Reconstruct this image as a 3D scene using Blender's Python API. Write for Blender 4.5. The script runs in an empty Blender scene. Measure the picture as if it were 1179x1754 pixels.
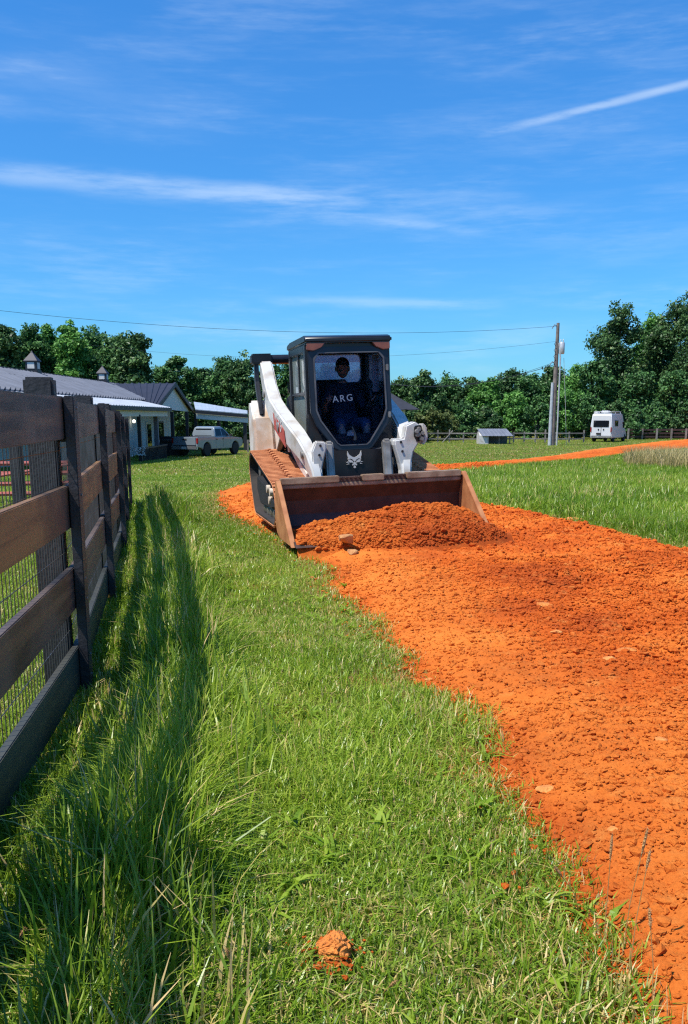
import bpy, bmesh, math, random
import numpy as np
from mathutils import Vector, Matrix, Euler

R = math.radians
rng = np.random.default_rng(7)
random.seed(7)
SC = bpy.context.scene
COL = SC.collection

# ------------------------------------------------------------------ camera maths
F, PYC, PYH, W0, H0, CAMZ = 1550.0, 1060.0, 712.0, 1179.0, 1754.0, 1.35
TH = math.atan((PYC - PYH) / F)
CT, ST = math.cos(TH), math.sin(TH)


def at(px, py, Y):
    """the world point at forward distance Y that the photograph shows at (px, py)"""
    u, v = (px - W0 / 2) / F, (PYC - py) / F
    dy, dz = CT + v * ST, -ST + v * CT
    t = Y / dy
    return Vector((u * t, Y, CAMZ + dz * t))


# ------------------------------------------------------------------ noise / terrain
def _hash(ix, iy, seed):
    n = (ix.astype(np.int64) * 374761393 + iy.astype(np.int64) * 668265263 + seed * 974634777) & 0x7fffffff
    n = ((n ^ (n >> 13)) * 1274126177) & 0x7fffffff
    n = n ^ (n >> 16)
    return (n & 0xffff) / 65535.0


def vnoise(x, y, seed=0):
    x = np.asarray(x, float); y = np.asarray(y, float)
    ix = np.floor(x); iy = np.floor(y)
    fx = x - ix; fy = y - iy
    fx = fx * fx * fx * (fx * (fx * 6 - 15) + 10); fy = fy * fy * fy * (fy * (fy * 6 - 15) + 10)
    a = _hash(ix, iy, seed); b = _hash(ix + 1, iy, seed)
    c = _hash(ix, iy + 1, seed); d = _hash(ix + 1, iy + 1, seed)
    return (a * (1 - fx) + b * fx) * (1 - fy) + (c * (1 - fx) + d * fx) * fy


def fbm(x, y, seed=0, o=4):
    s = 0; a = .5
    for k in range(o):
        s = s + a * vnoise(x * 2 ** k + 17.3 * k, y * 2 ** k - 9.1 * k, seed + k); a *= .5
    return s / (1 - .5 ** o)


def sstep(a, b, x):
    t = np.clip((np.asarray(x, float) - a) / (b - a), 0, 1)
    return t * t * (3 - 2 * t)


def gz(x, y):
    x = np.asarray(x, float); y = np.asarray(y, float)
    z = -1.1 * sstep(8, 60, y)
    return z + .05 * (fbm(x * .22, y * .22, 5, 2) - .5) * sstep(3, 14, y)


def gzs(x, y):
    return float(gz(np.array([x]), np.array([y]))[0])


RL = np.array([(.68, .2), (.63, 1.81), (.665, 2.6), (.60, 3.64), (.37, 4.96), (.04, 6.72), (-.35, 8.93), (-.75, 10.3), (-1.25, 11.7), (-2.0, 14.5), (-2.4, 17.5), (-2.2, 21), (-1.3, 25.5), (.7, 30.5), (3.6, 36), (7.9, 47), (18.3, 68), (31, 90), (50, 118)])
RR = np.array([(4.3, .2), (4.25, 1.8), (4.22, 2.6), (4.15, 3.9), (4.05, 5.4), (3.85, 7.4), (3.5, 9.6), (3.02, 11.4), (2.31, 13.8), (1.75, 16.5), (1.5, 19), (1.6, 22), (2.0, 25), (3.3, 28.8), (6, 35.8), (10.4, 45.8), (19, 62), (34, 80), (52, 108)])


def road_edges(y):
    """left and right edge of the dirt road at forward distance y, ragged"""
    y = np.asarray(y, float)
    xl = np.interp(y, RL[:, 1], RL[:, 0]); xr = np.interp(y, RR[:, 1], RR[:, 0])
    j = .09 * (fbm(y * 1.6, y * 0 + 3, 11, 3) - .5) * 2
    j2 = .30 * (fbm(y * 1.3, y * 0 + 8, 12, 3) - .5) * 2
    return xl + j, xr + j2


def road_lift(x, y):
    """height of loose dirt above the ground (negative outside the road)"""
    xl, xr = road_edges(y)
    w = np.maximum(xr - xl, .1)
    d = np.minimum(x - xl, xr - x)
    lift = .10 * sstep(-.10, .45, d) - .03 * (1 - sstep(-.12, .0, d))
    # the berm on the right half of the near road
    t = (x - xl) / w
    lift = lift + .05 * np.exp(-((t - .62) / .2) ** 2) * (1 - sstep(9, 14, y))
    return lift * (1 - .55 * sstep(25, 60, y)), d, t


# ------------------------------------------------------------------ fence line
FP = [(-.48, -2.9), (-.75, -.5), (-1.0, 1.92), (-1.28, 4.34), (-1.735, 6.66), (-2.22, 9.1), (-2.75, 11.5), (-3.26, 13.9)]


def fence_x(y):
    return np.interp(y, [p[1] for p in FP], [p[0] for p in FP])


# ------------------------------------------------------------------ materials
def mat(name, c1, c2=None, rough=.6, metal=0., scale=6., bump=0., bscale=30., spec=.5, detail=4., lo=.35, hi=.65, coat=0.):
    m = bpy.data.materials.new(name); m.use_nodes = True
    nt = m.node_tree; b = nt.nodes['Principled BSDF']
    b.inputs['Roughness'].default_value = rough; b.inputs['Metallic'].default_value = metal
    b.inputs['Specular IOR Level'].default_value = spec
    b.inputs['Coat Weight'].default_value = coat
    tc = nt.nodes.new('ShaderNodeTexCoord')
    if c2 is None:
        c2 = tuple(x * .82 for x in c1)
    n = nt.nodes.new('ShaderNodeTexNoise'); n.inputs['Scale'].default_value = scale; n.inputs['Detail'].default_value = detail
    nt.links.new(tc.outputs['Object'], n.inputs['Vector'])
    r = nt.nodes.new('ShaderNodeValToRGB')
    r.color_ramp.elements[0].position = lo; r.color_ramp.elements[0].color = (*c2, 1)
    r.color_ramp.elements[1].position = hi; r.color_ramp.elements[1].color = (*c1, 1)
    nt.links.new(n.outputs['Fac'], r.inputs['Fac'])
    nt.links.new(r.outputs['Color'], b.inputs['Base Color'])
    if bump:
        n2 = nt.nodes.new('ShaderNodeTexNoise'); n2.inputs['Scale'].default_value = bscale; n2.inputs['Detail'].default_value = 6
        nt.links.new(tc.outputs['Object'], n2.inputs['Vector'])
        bp = nt.nodes.new('ShaderNodeBump'); bp.inputs['Strength'].default_value = bump; bp.inputs['Distance'].default_value = .02
        nt.links.new(n2.outputs['Fac'], bp.inputs['Height']); nt.links.new(bp.outputs['Normal'], b.inputs['Normal'])
    return m


def glass(name, tint, gloss=.12, rough=.02, opaque=0., solid=(.01, .012, .016), film='ShaderNodeBsdfDiffuse'):  # solid: dust and reflected haze painted as a film, or dark backing
    """thin tinted pane: part of the light passes, part mirrors"""
    m = bpy.data.materials.new(name); m.use_nodes = True
    nt = m.node_tree; nt.nodes.clear()
    out = nt.nodes.new('ShaderNodeOutputMaterial')
    t = nt.nodes.new('ShaderNodeBsdfTransparent'); t.inputs['Color'].default_value = (*tint, 1)
    d = nt.nodes.new(film); d.inputs['Color'].default_value = (*solid, 1)
    g = nt.nodes.new('ShaderNodeBsdfGlossy'); g.inputs['Roughness'].default_value = rough
    m1 = nt.nodes.new('ShaderNodeMixShader'); m1.inputs[0].default_value = opaque
    nt.links.new(t.outputs[0], m1.inputs[1]); nt.links.new(d.outputs[0], m1.inputs[2])
    fr = nt.nodes.new('ShaderNodeLayerWeight'); fr.inputs['Blend'].default_value = gloss
    m2 = nt.nodes.new('ShaderNodeMixShader')
    nt.links.new(fr.outputs['Fresnel'], m2.inputs[0])
    nt.links.new(m1.outputs[0], m2.inputs[1]); nt.links.new(g.outputs[0], m2.inputs[2])
    nt.links.new(m2.outputs[0], out.inputs[0])
    return m


def leafy(name, stops, translucent=.3, gloss=.06, rough=.45):
    """blade / leaf material: colour from the per-leaf tint attribute"""
    m = bpy.data.materials.new(name); m.use_nodes = True
    nt = m.node_tree; nt.nodes.clear()
    out = nt.nodes.new('ShaderNodeOutputMaterial')
    at_ = nt.nodes.new('ShaderNodeAttribute'); at_.attribute_name = 'tint'
    sx = nt.nodes.new('ShaderNodeSeparateColor'); nt.links.new(at_.outputs['Color'], sx.inputs[0])
    r = nt.nodes.new('ShaderNodeValToRGB')
    while len(r.color_ramp.elements) < len(stops):
        r.color_ramp.elements.new(.5)
    for e, (p, c) in zip(r.color_ramp.elements, stops):
        e.position = p; e.color = (*c, 1)
    nt.links.new(sx.outputs[0], r.inputs['Fac'])
    d = nt.nodes.new('ShaderNodeBsdfDiffuse'); nt.links.new(r.outputs[0], d.inputs[0])
    t = nt.nodes.new('ShaderNodeBsdfTranslucent'); nt.links.new(r.outputs[0], t.inputs[0])
    g = nt.nodes.new('ShaderNodeBsdfGlossy'); g.inputs['Roughness'].default_value = rough
    a = nt.nodes.new('ShaderNodeMixShader'); a.inputs[0].default_value = translucent
    nt.links.new(d.outputs[0], a.inputs[1]); nt.links.new(t.outputs[0], a.inputs[2])
    b = nt.nodes.new('ShaderNodeMixShader'); b.inputs[0].default_value = gloss
    nt.links.new(a.outputs[0], b.inputs[1]); nt.links.new(g.outputs[0], b.inputs[2])
    nt.links.new(b.outputs[0], out.inputs[0])
    return m


# ------------------------------------------------------------------ mesh builder
class MB:
    def __init__(s):
        s.V = []; s.F = []

    def add(s, vs, fs):
        o = len(s.V); s.V += [tuple(v) for v in vs]; s.F += [tuple(o + i for i in f) for f in fs]
        return s

    def box(s, c, d, rot=None):
        x, y, z = [k / 2 for k in d]
        vs = [Vector(p) for p in ((-x, -y, -z), (x, -y, -z), (x, y, -z), (-x, y, -z), (-x, -y, z), (x, -y, z), (x, y, z), (-x, y, z))]
        if rot is not None:
            M = Euler(rot).to_matrix(); vs = [M @ v for v in vs]
        return s.add([v + Vector(c) for v in vs], [(3, 2, 1, 0), (4, 5, 6, 7), (0, 1, 5, 4), (1, 2, 6, 5), (2, 3, 7, 6), (3, 0, 4, 7)])

    def box2(s, a, b):
        return s.box([(p + q) / 2 for p, q in zip(a, b)], [abs(q - p) for p, q in zip(a, b)])

    def tube(s, pts, rad, n=10, cap=True):
        """a round bar along pts; rad one number or one per point"""
        pts = [Vector(p) for p in pts]
        if not hasattr(rad, '__len__'):
            rad = [rad] * len(pts)
        vs = []; N = len(pts); ref = None
        for i, p in enumerate(pts):
            t = (pts[min(i + 1, N - 1)] - pts[max(i - 1, 0)]).normalized()
            if ref is None:
                ref = Vector((0, 0, 1)) if abs(t.z) < .9 else Vector((1, 0, 0))
            u = (ref - t * ref.dot(t)).normalized(); w = t.cross(u); ref = u
            for k in range(n):
                a = 2 * math.pi * k / n
                vs.append(p + (u * math.cos(a) + w * math.sin(a)) * rad[i])
        fs = []
        for i in range(N - 1):
            for k in range(n):
                a, b = i * n + k, i * n + (k + 1) % n
                fs.append((a, b, b + n, a + n))
        if cap:
            fs.append(tuple(range(n - 1, -1, -1))); fs.append(tuple(range((N - 1) * n, N * n)))
        return s.add(vs, fs)

    def prism(s, poly, axis, a, b):
        """a closed 2-D outline pushed from a to b along axis (0 x, 1 y, 2 z); outline gives the other two axes in order"""
        def P(p, t):
            q = list(p); q.insert(axis, t); return q
        n = len(poly)
        vs = [P(p, a) for p in poly] + [P(p, b) for p in poly]
        fs = [tuple(range(n - 1, -1, -1)), tuple(range(n, 2 * n))] + [(i, (i + 1) % n, n + (i + 1) % n, n + i) for i in range(n)]
        return s.add(vs, fs)

    def ring(s, outer, inner, axis, a, b):
        """a flat frame between two outlines with equally many points"""
        def P(p, t):
            q = list(p); q.insert(axis, t); return q
        n = len(outer)
        vs = [P(p, a) for p in outer] + [P(p, a) for p in inner] + [P(p, b) for p in outer] + [P(p, b) for p in inner]
        fs = []
        for i in range(n):
            j = (i + 1) % n
            fs += [(i, j, n + j, n + i), (2 * n + j, 2 * n + i, 3 * n + i, 3 * n + j), (j, i, 2 * n + i, 2 * n + j), (n + i, n + j, 3 * n + j, 3 * n + i)]
        return s.add(vs, fs)

    def loft(s, rings, cap=True):
        n = len(rings[0]); vs = [p for r in rings for p in r]; fs = []
        for i in range(len(rings) - 1):
            for k in range(n):
                a, b = i * n + k, i * n + (k + 1) % n
                fs.append((a, b, b + n, a + n))
        if cap:
            fs.append(tuple(range(n - 1, -1, -1))); fs.append(tuple(range((len(rings) - 1) * n, len(rings) * n)))
        return s.add(vs, fs)

    def lathe(s, c, prof, n=16, axis=2):
        """prof: (radius, height) pairs turned about axis through c"""
        rings = []
        for r, h in prof:
            rg = []
            for k in range(n):
                a = 2 * math.pi * k / n
                q = [r * math.cos(a), r * math.sin(a)]; q.insert(axis, h)
                rg.append([c[i] + q[i] for i in range(3)])
            rings.append(rg)
        return s.loft(rings)

    def build(s, name, m, parent=None, smooth=False, bevel=0., seg=2):
        me = bpy.data.meshes.new(name)
        me.from_pydata([tuple(v) for v in s.V], [], s.F)
        bm = bmesh.new(); bm.from_mesh(me)
        bmesh.ops.recalc_face_normals(bm, faces=bm.faces)
        if bevel:
            es = [e for e in bm.edges if len(e.link_faces) == 2 and e.calc_face_angle(0) > .5]
            try:
                bmesh.ops.bevel(bm, geom=es, offset=bevel, segments=seg, affect='EDGES', clamp_overlap=True)
            except Exception:
                pass
        bm.to_mesh(me); bm.free()
        if smooth:
            me.polygons.foreach_set('use_smooth', [True] * len(me.polygons))
            try:
                me.set_sharp_from_angle(angle=R(40))
            except Exception:
                pass
        o = bpy.data.objects.new(name, me); COL.objects.link(o)
        if m is not None:
            me.materials.append(m)
        if parent is not None:
            o.parent = parent
        return o


def tag(o, label=None, cat=None, group=None, kind=None):
    for k, v in (('label', label), ('category', cat), ('group', group), ('kind', kind)):
        if v:
            o[k] = v
    return o


def thing(name, label, cat, loc=(0, 0, 0), rot=(0, 0, 0), group=None):
    o = bpy.data.objects.new(name, None); COL.objects.link(o)
    o.location = loc; o.rotation_euler = rot; o.empty_display_size = .3
    return tag(o, label, cat, group)


def npmesh(name, V, Q, m, tint=None, smooth=False):
    """mesh from numpy arrays: V (n,3), Q (k,3 or 4) vertex indices; tint (n,) 0..1 per vertex"""
    me = bpy.data.meshes.new(name)
    V = np.ascontiguousarray(V, np.float32); Q = np.ascontiguousarray(Q, np.int32)
    k, c = Q.shape
    me.vertices.add(len(V)); me.vertices.foreach_set('co', V.ravel())
    me.loops.add(k * c); me.loops.foreach_set('vertex_index', Q.ravel())
    me.polygons.add(k); me.polygons.foreach_set('loop_start', np.arange(0, k * c, c, dtype=np.int32))
    try:
        me.polygons.foreach_set('loop_total', np.full(k, c, np.int32))
    except Exception:
        pass
    me.polygons.foreach_set('use_smooth', np.full(k, smooth, bool))
    if tint is not None:
        a = me.attributes.new('tint', 'FLOAT_COLOR', 'POINT')
        cc = np.ones((len(V), 4), np.float32); cc[:, 0] = tint; cc[:, 1] = tint; cc[:, 2] = tint
        a.data.foreach_set('color', cc.ravel())
    me.update(calc_edges=True)
    o = bpy.data.objects.new(name, me); COL.objects.link(o); me.materials.append(m)
    return o


def grid_faces(nr, nc):
    i = np.arange(nr - 1)[:, None] * nc + np.arange(nc - 1)[None, :]
    return np.stack([i, i + 1, i + nc + 1, i + nc], -1).reshape(-1, 4)


# ------------------------------------------------------------------ palette
M = {}
M['wood_black'] = mat('black_stained_board', (.035, .032, .034), (.012, .011, .013), rough=.55, scale=3, bump=.25, bscale=40)
M['rust_brown'] = mat('bucket_rust', (.075, .036, .024), (.032, .018, .014), rough=.6, scale=7, bump=.15, bscale=60)
M['lip'] = mat('worn_lip_steel', (.34, .235, .155), (.2, .12, .07), rough=.5, scale=9, bump=.1)
M['plate'] = mat('dirt_stained_plate', (.46, .20, .075), (.30, .105, .035), rough=.65, scale=5, bump=.1)
M['track'] = mat('dirt_caked_rubber', (.54, .215, .085), (.36, .12, .042), rough=.85, scale=9, bump=.3, bscale=50)
M['rubber'] = mat('dark_rubber', (.022, .021, .021), (.045, .032, .025), rough=.75, scale=6)
M['white'] = mat('white_machine_paint', (.56, .55, .515), (.40, .34, .27), rough=.35, scale=5, lo=.30, hi=.52, coat=.1, detail=8)
M['white_dirty'] = mat('dirty_white_paint', (.70, .66, .6), (.5, .35, .24), rough=.5, scale=4)
M['black'] = mat('black_machine_paint', (.016, .017, .021), (.009, .009, .011), rough=.32, scale=5)
M['black_matte'] = mat('black_matte', (.015, .015, .017), (.008, .008, .009), rough=.7)
M['steel'] = mat('worn_steel', (.33, .32, .3), (.18, .15, .12), rough=.4, metal=.6, scale=8)
M['cyl'] = mat('cylinder_guard_grey', (.34, .33, .31), (.17, .16, .145), rough=.4, metal=.2, scale=6)
M['seal'] = mat('seal_edge_highlight', (.10, .10, .105), (.05, .05, .055), rough=.4)  # seal greyed to stand in for the highlight along the door edge
M['chrome'] = mat('chrome_rod', (.7, .7, .7), (.6, .6, .6), rough=.12, metal=1.)
M['amber'] = mat('amber_lens', (.30, .10, .055), (.2, .06, .04), rough=.2)
M['red_decal'] = mat('faded_red_decal', (.50, .09, .06), (.42, .06, .045), rough=.4)
M['idler'] = mat('dusty_idler_paint', (.62, .55, .46), (.4, .27, .17), rough=.6, scale=8)
M['emblem'] = mat('pale_emblem', (.62, .60, .55), (.5, .48, .44), rough=.5)
M['letter'] = mat('pale_blue_letters', (.13, .17, .25), (.11, .145, .22), rough=.5)
M['cabglass'] = glass('tinted_cab_glass', (.74, .80, .92), gloss=.065, opaque=.0)
M['sideglass'] = glass('side_cab_glass', (.50, .58, .56), gloss=.35, opaque=.55, solid=(.36, .42, .38))  # grey-green film paints in reflection along with dust
M['rearglass'] = glass('rear_cab_glass', (.86, .90, .92), gloss=.1, opaque=.55, solid=(.72, .82, .88), film='ShaderNodeBsdfTranslucent')  # pale film paints in the bright haze reflected by the pane
M['carglass'] = glass('dark_car_glass', (.05, .06, .07), gloss=.3, opaque=.8)
M['skin'] = mat('skin', (.42, .23, .155), (.36, .185, .12), rough=.55)
M['shirt'] = mat('dark_shirt', (.03, .035, .055), (.02, .024, .04), rough=.85)
M['jeans'] = mat('jeans', (.05, .07, .12), (.035, .05, .09), rough=.85)
M['hair'] = mat('dark_hair', (.02, .014, .01), (.012, .009, .007), rough=.6)

exec_parts = []

# ------------------------------------------------------------------ ground
def dirt_material(name, k=1.):
    m = bpy.data.materials.new(name); m.use_nodes = True
    nt = m.node_tree; b = nt.nodes['Principled BSDF']
    b.inputs['Roughness'].default_value = .95; b.inputs['Specular IOR Level'].default_value = .12
    g = nt.nodes.new('ShaderNodeNewGeometry')

    def noise(sc, det=5, rough=.6):
        n = nt.nodes.new('ShaderNodeTexNoise'); n.inputs['Scale'].default_value = sc; n.inputs['Detail'].default_value = det
        n.inputs['Roughness'].default_value = rough
        nt.links.new(g.outputs['Position'], n.inputs['Vector']); return n

    def ramp(n, stops):
        r = nt.nodes.new('ShaderNodeValToRGB')
        while len(r.color_ramp.elements) < len(stops):
            r.color_ramp.elements.new(.5)
        for e, (p, c) in zip(r.color_ramp.elements, stops):
            e.position = p; e.color = (*c, 1)
        nt.links.new(n.outputs['Fac'], r.inputs['Fac']); return r
    r1 = ramp(noise(1.1, 4), [(.28, (.36 * k, .060 * k, .010)), (.5, (.53 * k, .104 * k, .013)), (.72, (.67 * k, .185 * k, .028 * k))])
    r2 = ramp(noise(85, 7, .75), [(.30, (.42, .36, .40)), (.48, (1, 1, 1)), (.70, (1.15, 1.4, 1.9))])  # grain speckle; its dark end paints in the shade of small pits
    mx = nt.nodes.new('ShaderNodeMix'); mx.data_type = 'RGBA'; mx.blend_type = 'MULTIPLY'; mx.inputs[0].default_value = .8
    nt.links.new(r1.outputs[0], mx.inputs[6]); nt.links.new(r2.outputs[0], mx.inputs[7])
    r3 = ramp(noise(7, 6, .7), [(.57, (0, 0, 0)), (.72, (1, 1, 1))])
    mt = nt.nodes.new('ShaderNodeMix'); mt.data_type = 'RGBA'
    mt.inputs[7].default_value = (.66, .28, .07, 1)
    sc_ = nt.nodes.new('ShaderNodeMath'); sc_.operation = 'MULTIPLY'; sc_.inputs[1].default_value = .6
    nt.links.new(r3.outputs[0], sc_.inputs[0])
    nt.links.new(sc_.outputs[0], mt.inputs[0]); nt.links.new(mx.outputs[2], mt.inputs[6])
    pa = nt.nodes.new('ShaderNodeAttribute'); pa.attribute_name = 'tint'
    pk = nt.nodes.new('ShaderNodeMix'); pk.data_type = 'RGBA'; pk.inputs[7].default_value = (.68, .215, .036, 1)
    nt.links.new(pa.outputs['Fac'], pk.inputs[0]); nt.links.new(mt.outputs[2], pk.inputs[6])
    nt.links.new(pk.outputs[2], b.inputs['Base Color'])
    bp = nt.nodes.new('ShaderNodeBump'); bp.inputs['Strength'].default_value = .8; bp.inputs['Distance'].default_value = .012
    nt.links.new(noise(110, 8, .75).outputs['Fac'], bp.inputs['Height']); nt.links.new(bp.outputs['Normal'], b.inputs['Normal'])
    return m


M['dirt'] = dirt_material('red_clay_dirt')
M['soil'] = mat('thatch_and_soil', (.115, .150, .030), (.12, .105, .032), rough=.95, scale=1.2, bump=.4, bscale=40, spec=.1)
_nt = M['soil'].node_tree; _b = _nt.nodes['Principled BSDF']; _src = _b.inputs['Base Color'].links[0].from_socket
_g = _nt.nodes.new('ShaderNodeNewGeometry'); _n = _nt.nodes.new('ShaderNodeTexNoise'); _n.inputs['Scale'].default_value = 1.7; _n.inputs['Detail'].default_value = 8; _n.inputs['Roughness'].default_value = .7
_nt.links.new(_g.outputs['Position'], _n.inputs['Vector'])
_r = _nt.nodes.new('ShaderNodeValToRGB'); _r.color_ramp.elements[0].position = .52; _r.color_ramp.elements[1].position = .64
_nt.links.new(_n.outputs['Fac'], _r.inputs['Fac'])
_m = _nt.nodes.new('ShaderNodeMix'); _m.data_type = 'RGBA'; _m.inputs[7].default_value = (.36, .125, .03, 1)
_a = _nt.nodes.new('ShaderNodeAttribute'); _a.attribute_name = 'tint'
_k = _nt.nodes.new('ShaderNodeMath'); _k.operation = 'ADD'; _k.use_clamp = True; _nt.links.new(_a.outputs['Fac'], _k.inputs[0]); _nt.links.new(_r.outputs[0], _k.inputs[1])
_k2 = _nt.nodes.new('ShaderNodeMath'); _k2.operation = 'MULTIPLY'; _k2.inputs[1].default_value = .5; _nt.links.new(_k.outputs[0], _k2.inputs[0])
_nt.links.new(_k2.outputs[0], _m.inputs[0]); _nt.links.new(_src, _m.inputs[6]); _nt.links.new(_m.outputs[2], _b.inputs['Base Color'])

gx = np.unique(np.concatenate([np.linspace(-700, -60, 17), np.linspace(-60, -14, 47), np.linspace(-14, 14, 141), np.linspace(14, 60, 47), np.linspace(60, 700, 17)]))
gy = np.unique(np.concatenate([np.linspace(-30, 0, 16), np.linspace(0, 32, 161), np.linspace(32, 130, 99), np.linspace(130, 1500, 25)]))
GX, GY = np.meshgrid(gx, gy)
GV = np.stack([GX.ravel(), GY.ravel(), gz(GX.ravel(), GY.ravel())], 1)
_xl, _xr = road_edges(GV[:, 1]); _d = np.maximum(_xl - GV[:, 0], GV[:, 0] - _xr)
ground = npmesh('ground', GV, grid_faces(len(gy), len(gx)), M['soil'], tint=1 - sstep(.0, .35, _d), smooth=True)
tag(ground, kind='structure')

# ------------------------------------------------------------------ dirt road
ys = [.25]
while ys[-1] < 117:
    ys.append(ys[-1] + max(.011, ys[-1] * .0040))
ys = np.array(ys); NC = 270
tt = np.linspace(-.05, 1.05, NC)
YY, TT = np.meshgrid(ys, tt, indexing='ij')
xl, xr = road_edges(YY)
XX = xl + (xr - xl) * TT
lift, dd, tq = road_lift(XX, YY)
loose = sstep(.25, .5, tq + .25 * (fbm(XX * .8, YY * .8, 31, 3) - .5))
n1 = fbm(XX * 7, YY * 7, 41, 4) - .5
n2 = np.abs(fbm(XX * 34, YY * 34, 43, 2) - .5) * 2
n3 = fbm(XX * 1.5, YY * 1.5, 47, 2) - .5
tread = .005 * np.sin(YY * 2 * math.pi / .11) * np.exp(-((tq - .16) / .09) ** 2)
ZZ = gz(XX, YY) + lift + sstep(-.06, .10, dd) * (n3 * .05 + n1 * (.045 + .05 * loose) - n2 * (.016 + .022 * loose) + tread)
packed_now = .40 * (1 - sstep(.07, .28, tq + .22 * (fbm(XX * 1.1, YY * 1.1, 37, 3) - .5))) * sstep(.0, .2, dd)
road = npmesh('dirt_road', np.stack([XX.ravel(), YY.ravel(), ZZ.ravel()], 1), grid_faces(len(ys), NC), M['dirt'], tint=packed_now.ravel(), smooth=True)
tag(road, kind='structure')


def packed(x, y):
    _, d, t = road_lift(x, y)
    return .40 * (1 - sstep(.07, .28, t + .22 * (fbm(x * 1.1, y * 1.1, 37, 3) - .5))) * sstep(.0, .2, d)


def road_z(x, y):
    l, d, t = road_lift(np.asarray(x, float), np.asarray(y, float))
    lo = sstep(.25, .5, t + .25 * (fbm(np.asarray(x) * .8, np.asarray(y) * .8, 31, 3) - .5))
    a = fbm(np.asarray(x) * 7, np.asarray(y) * 7, 41, 4) - .5
    b = np.abs(fbm(np.asarray(x) * 34, np.asarray(y) * 34, 43, 2) - .5) * 2
    c = fbm(np.asarray(x) * 1.5, np.asarray(y) * 1.5, 47, 2) - .5
    return gz(x, y) + np.maximum(l, 0) + sstep(-.06, .10, d) * (c * .05 + a * (.045 + .05 * lo) - b * (.016 + .022 * lo)), d, t


def ico():
    bm = bmesh.new(); bmesh.ops.create_icosphere(bm, subdivisions=1, radius=1.)
    v = np.array([x.co[:] for x in bm.verts]); f = np.array([[w.index for w in x.verts] for x in bm.faces]); bm.free()
    return v, f


ICV, ICF = ico()


def lumps(P, S, flat=.75):
    """many small irregular stones or clods: centres P (n,3), sizes S (n,)"""
    n = len(P)
    jit = 1 + (rng.random((n, 12, 1)) - .5) * .75
    asp = np.stack([.8 + .5 * rng.random(n), .8 + .5 * rng.random(n), flat * (.7 + .5 * rng.random(n))], 1)
    v = ICV[None] * jit * asp[:, None, :]
    a = rng.random(n) * 6.283; ca, sa = np.cos(a)[:, None], np.sin(a)[:, None]
    x = v[..., 0] * ca - v[..., 1] * sa; y = v[..., 0] * sa + v[..., 1] * ca
    v = np.stack([x, y, v[..., 2]], -1) * S[:, None, None] + P[:, None, :]
    f = ICF[None] + (np.arange(n) * 12)[:, None, None]
    return v.reshape(-1, 3), f.reshape(-1, 3)


# loose clods over the road
CP = []; CS = []
for lo_, hi_, n_ in ((1.6, 4, 150000), (4, 8, 110000), (8, 16, 38000), (16, 40, 8000)):
    y = lo_ + (hi_ - lo_) * rng.random(n_); xl_, xr_ = road_edges(y)
    t_ = rng.random(n_) ** .9
    x = xl_ - .05 + (xr_ - xl_ + .1) * t_
    k = (rng.random(n_) < .35 + .65 * sstep(.12, .5, t_)) & (np.abs(x) < .45 * y + .3)
    x, y = x[k], y[k]
    z, d_, _ = road_z(x, y)
    s = np.clip(.0030 * np.exp(rng.normal(0, .58, len(x))), .0015, .014) * (1 + .14 * y)
    CP.append(np.stack([x, y, z + s * .25], 1)); CS.append(s)
HEAP_CLODS = []

# ------------------------------------------------------------------ compact track loader
LOC, LYAW, LROLL = Vector((.315, 9.66, .15)), R(13.0), R(2.0)
L = thing('compact_track_loader', 'white and black compact track loader pushing red dirt with its wide bucket', 'track loader', LOC, (0, -LROLL, LYAW))
LM = Matrix.Translation(LOC) @ Euler((0, -LROLL, LYAW)).to_matrix().to_4x4()


def lw(x, y, z):
    return LM @ Vector((x, y, z))


def B():
    return MB()


# bucket: floor, curved back, lip -- one shell; side plates, lip bar, step plates, edge are parts
prof = [(-.78, .02), (-.1, .02), (.06, .07), (.13, .20), (.11, .36), (.0, .55)]
inn = [(-.02, .53), (.075, .355), (.092, .21), (.035, .10), (-.1, .05), (-.78, .035)]
B().prism(prof + inn, 0, -1.0, 1.0).build('bucket_shell', M['rust_brown'], L, bevel=.004)
sp = [(-.80, .0), (-.1, -.005), (.07, .04), (.15, .19), (.12, .38), (.02, .575), (-.03, .575)]
for s in (-1, 1):
    b = B().prism(sp, 0, s * 1.002, s * 1.03)
    b.build('side_plate', M['plate'], L, bevel=.004)
    B().prism([(-.83, -.005), (-.79, -.005), (-.015, .585), (-.05, .585)], 0, s * .985, s * 1.034).build('side_edge_bar', M['plate'], L, bevel=.004)
lip = B()
for a, b in ((-.98, -.36), (-.115, .125), (.37, .98)):
    lip.box2((a, -.05, .535), (b, .06, .60))
lip.box2((-.98, -.03, .49), (.98, .02, .533))
lip.build('lip_bar', M['lip'], L, bevel=.008)
for a, b in ((-.358, -.117), (.127, .368)):
    st = B().box2((a, -.02, .536), (b, .075, .585))
    for k in range(5):
        x = a + (b - a) * (k + .5) / 5
        st.box((x, -.03, .578), (.022, .03, .018), (0, .5, 0))
    st.build('step_plate', M['rust_brown'], L, bevel=.003)
B().prism([(-.90, .0), (-.76, .0), (-.76, .045), (-.78, .045)], 0, -1.0, 1.0)  .build('cutting_edge', M['rust_brown'], L, bevel=.002)

# undercarriage
def track_path():
    def arc(c, r, a0, a1, n):
        return [(c[0] + r * math.cos(R(a0 + (a1 - a0) * k / n)), c[1] + r * math.sin(R(a0 + (a1 - a0) * k / n))) for k in range(n + 1)]
    p = arc((.58, .28), .245, 255, 106, 12)       # front idler: bottom forward to top
    p += arc((2.17, .56), .235, 100, -35, 12)     # drive sprocket at the rear
    p += arc((2.0, .215), .18, -30, -95, 6)       # rear idler
    return p


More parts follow.
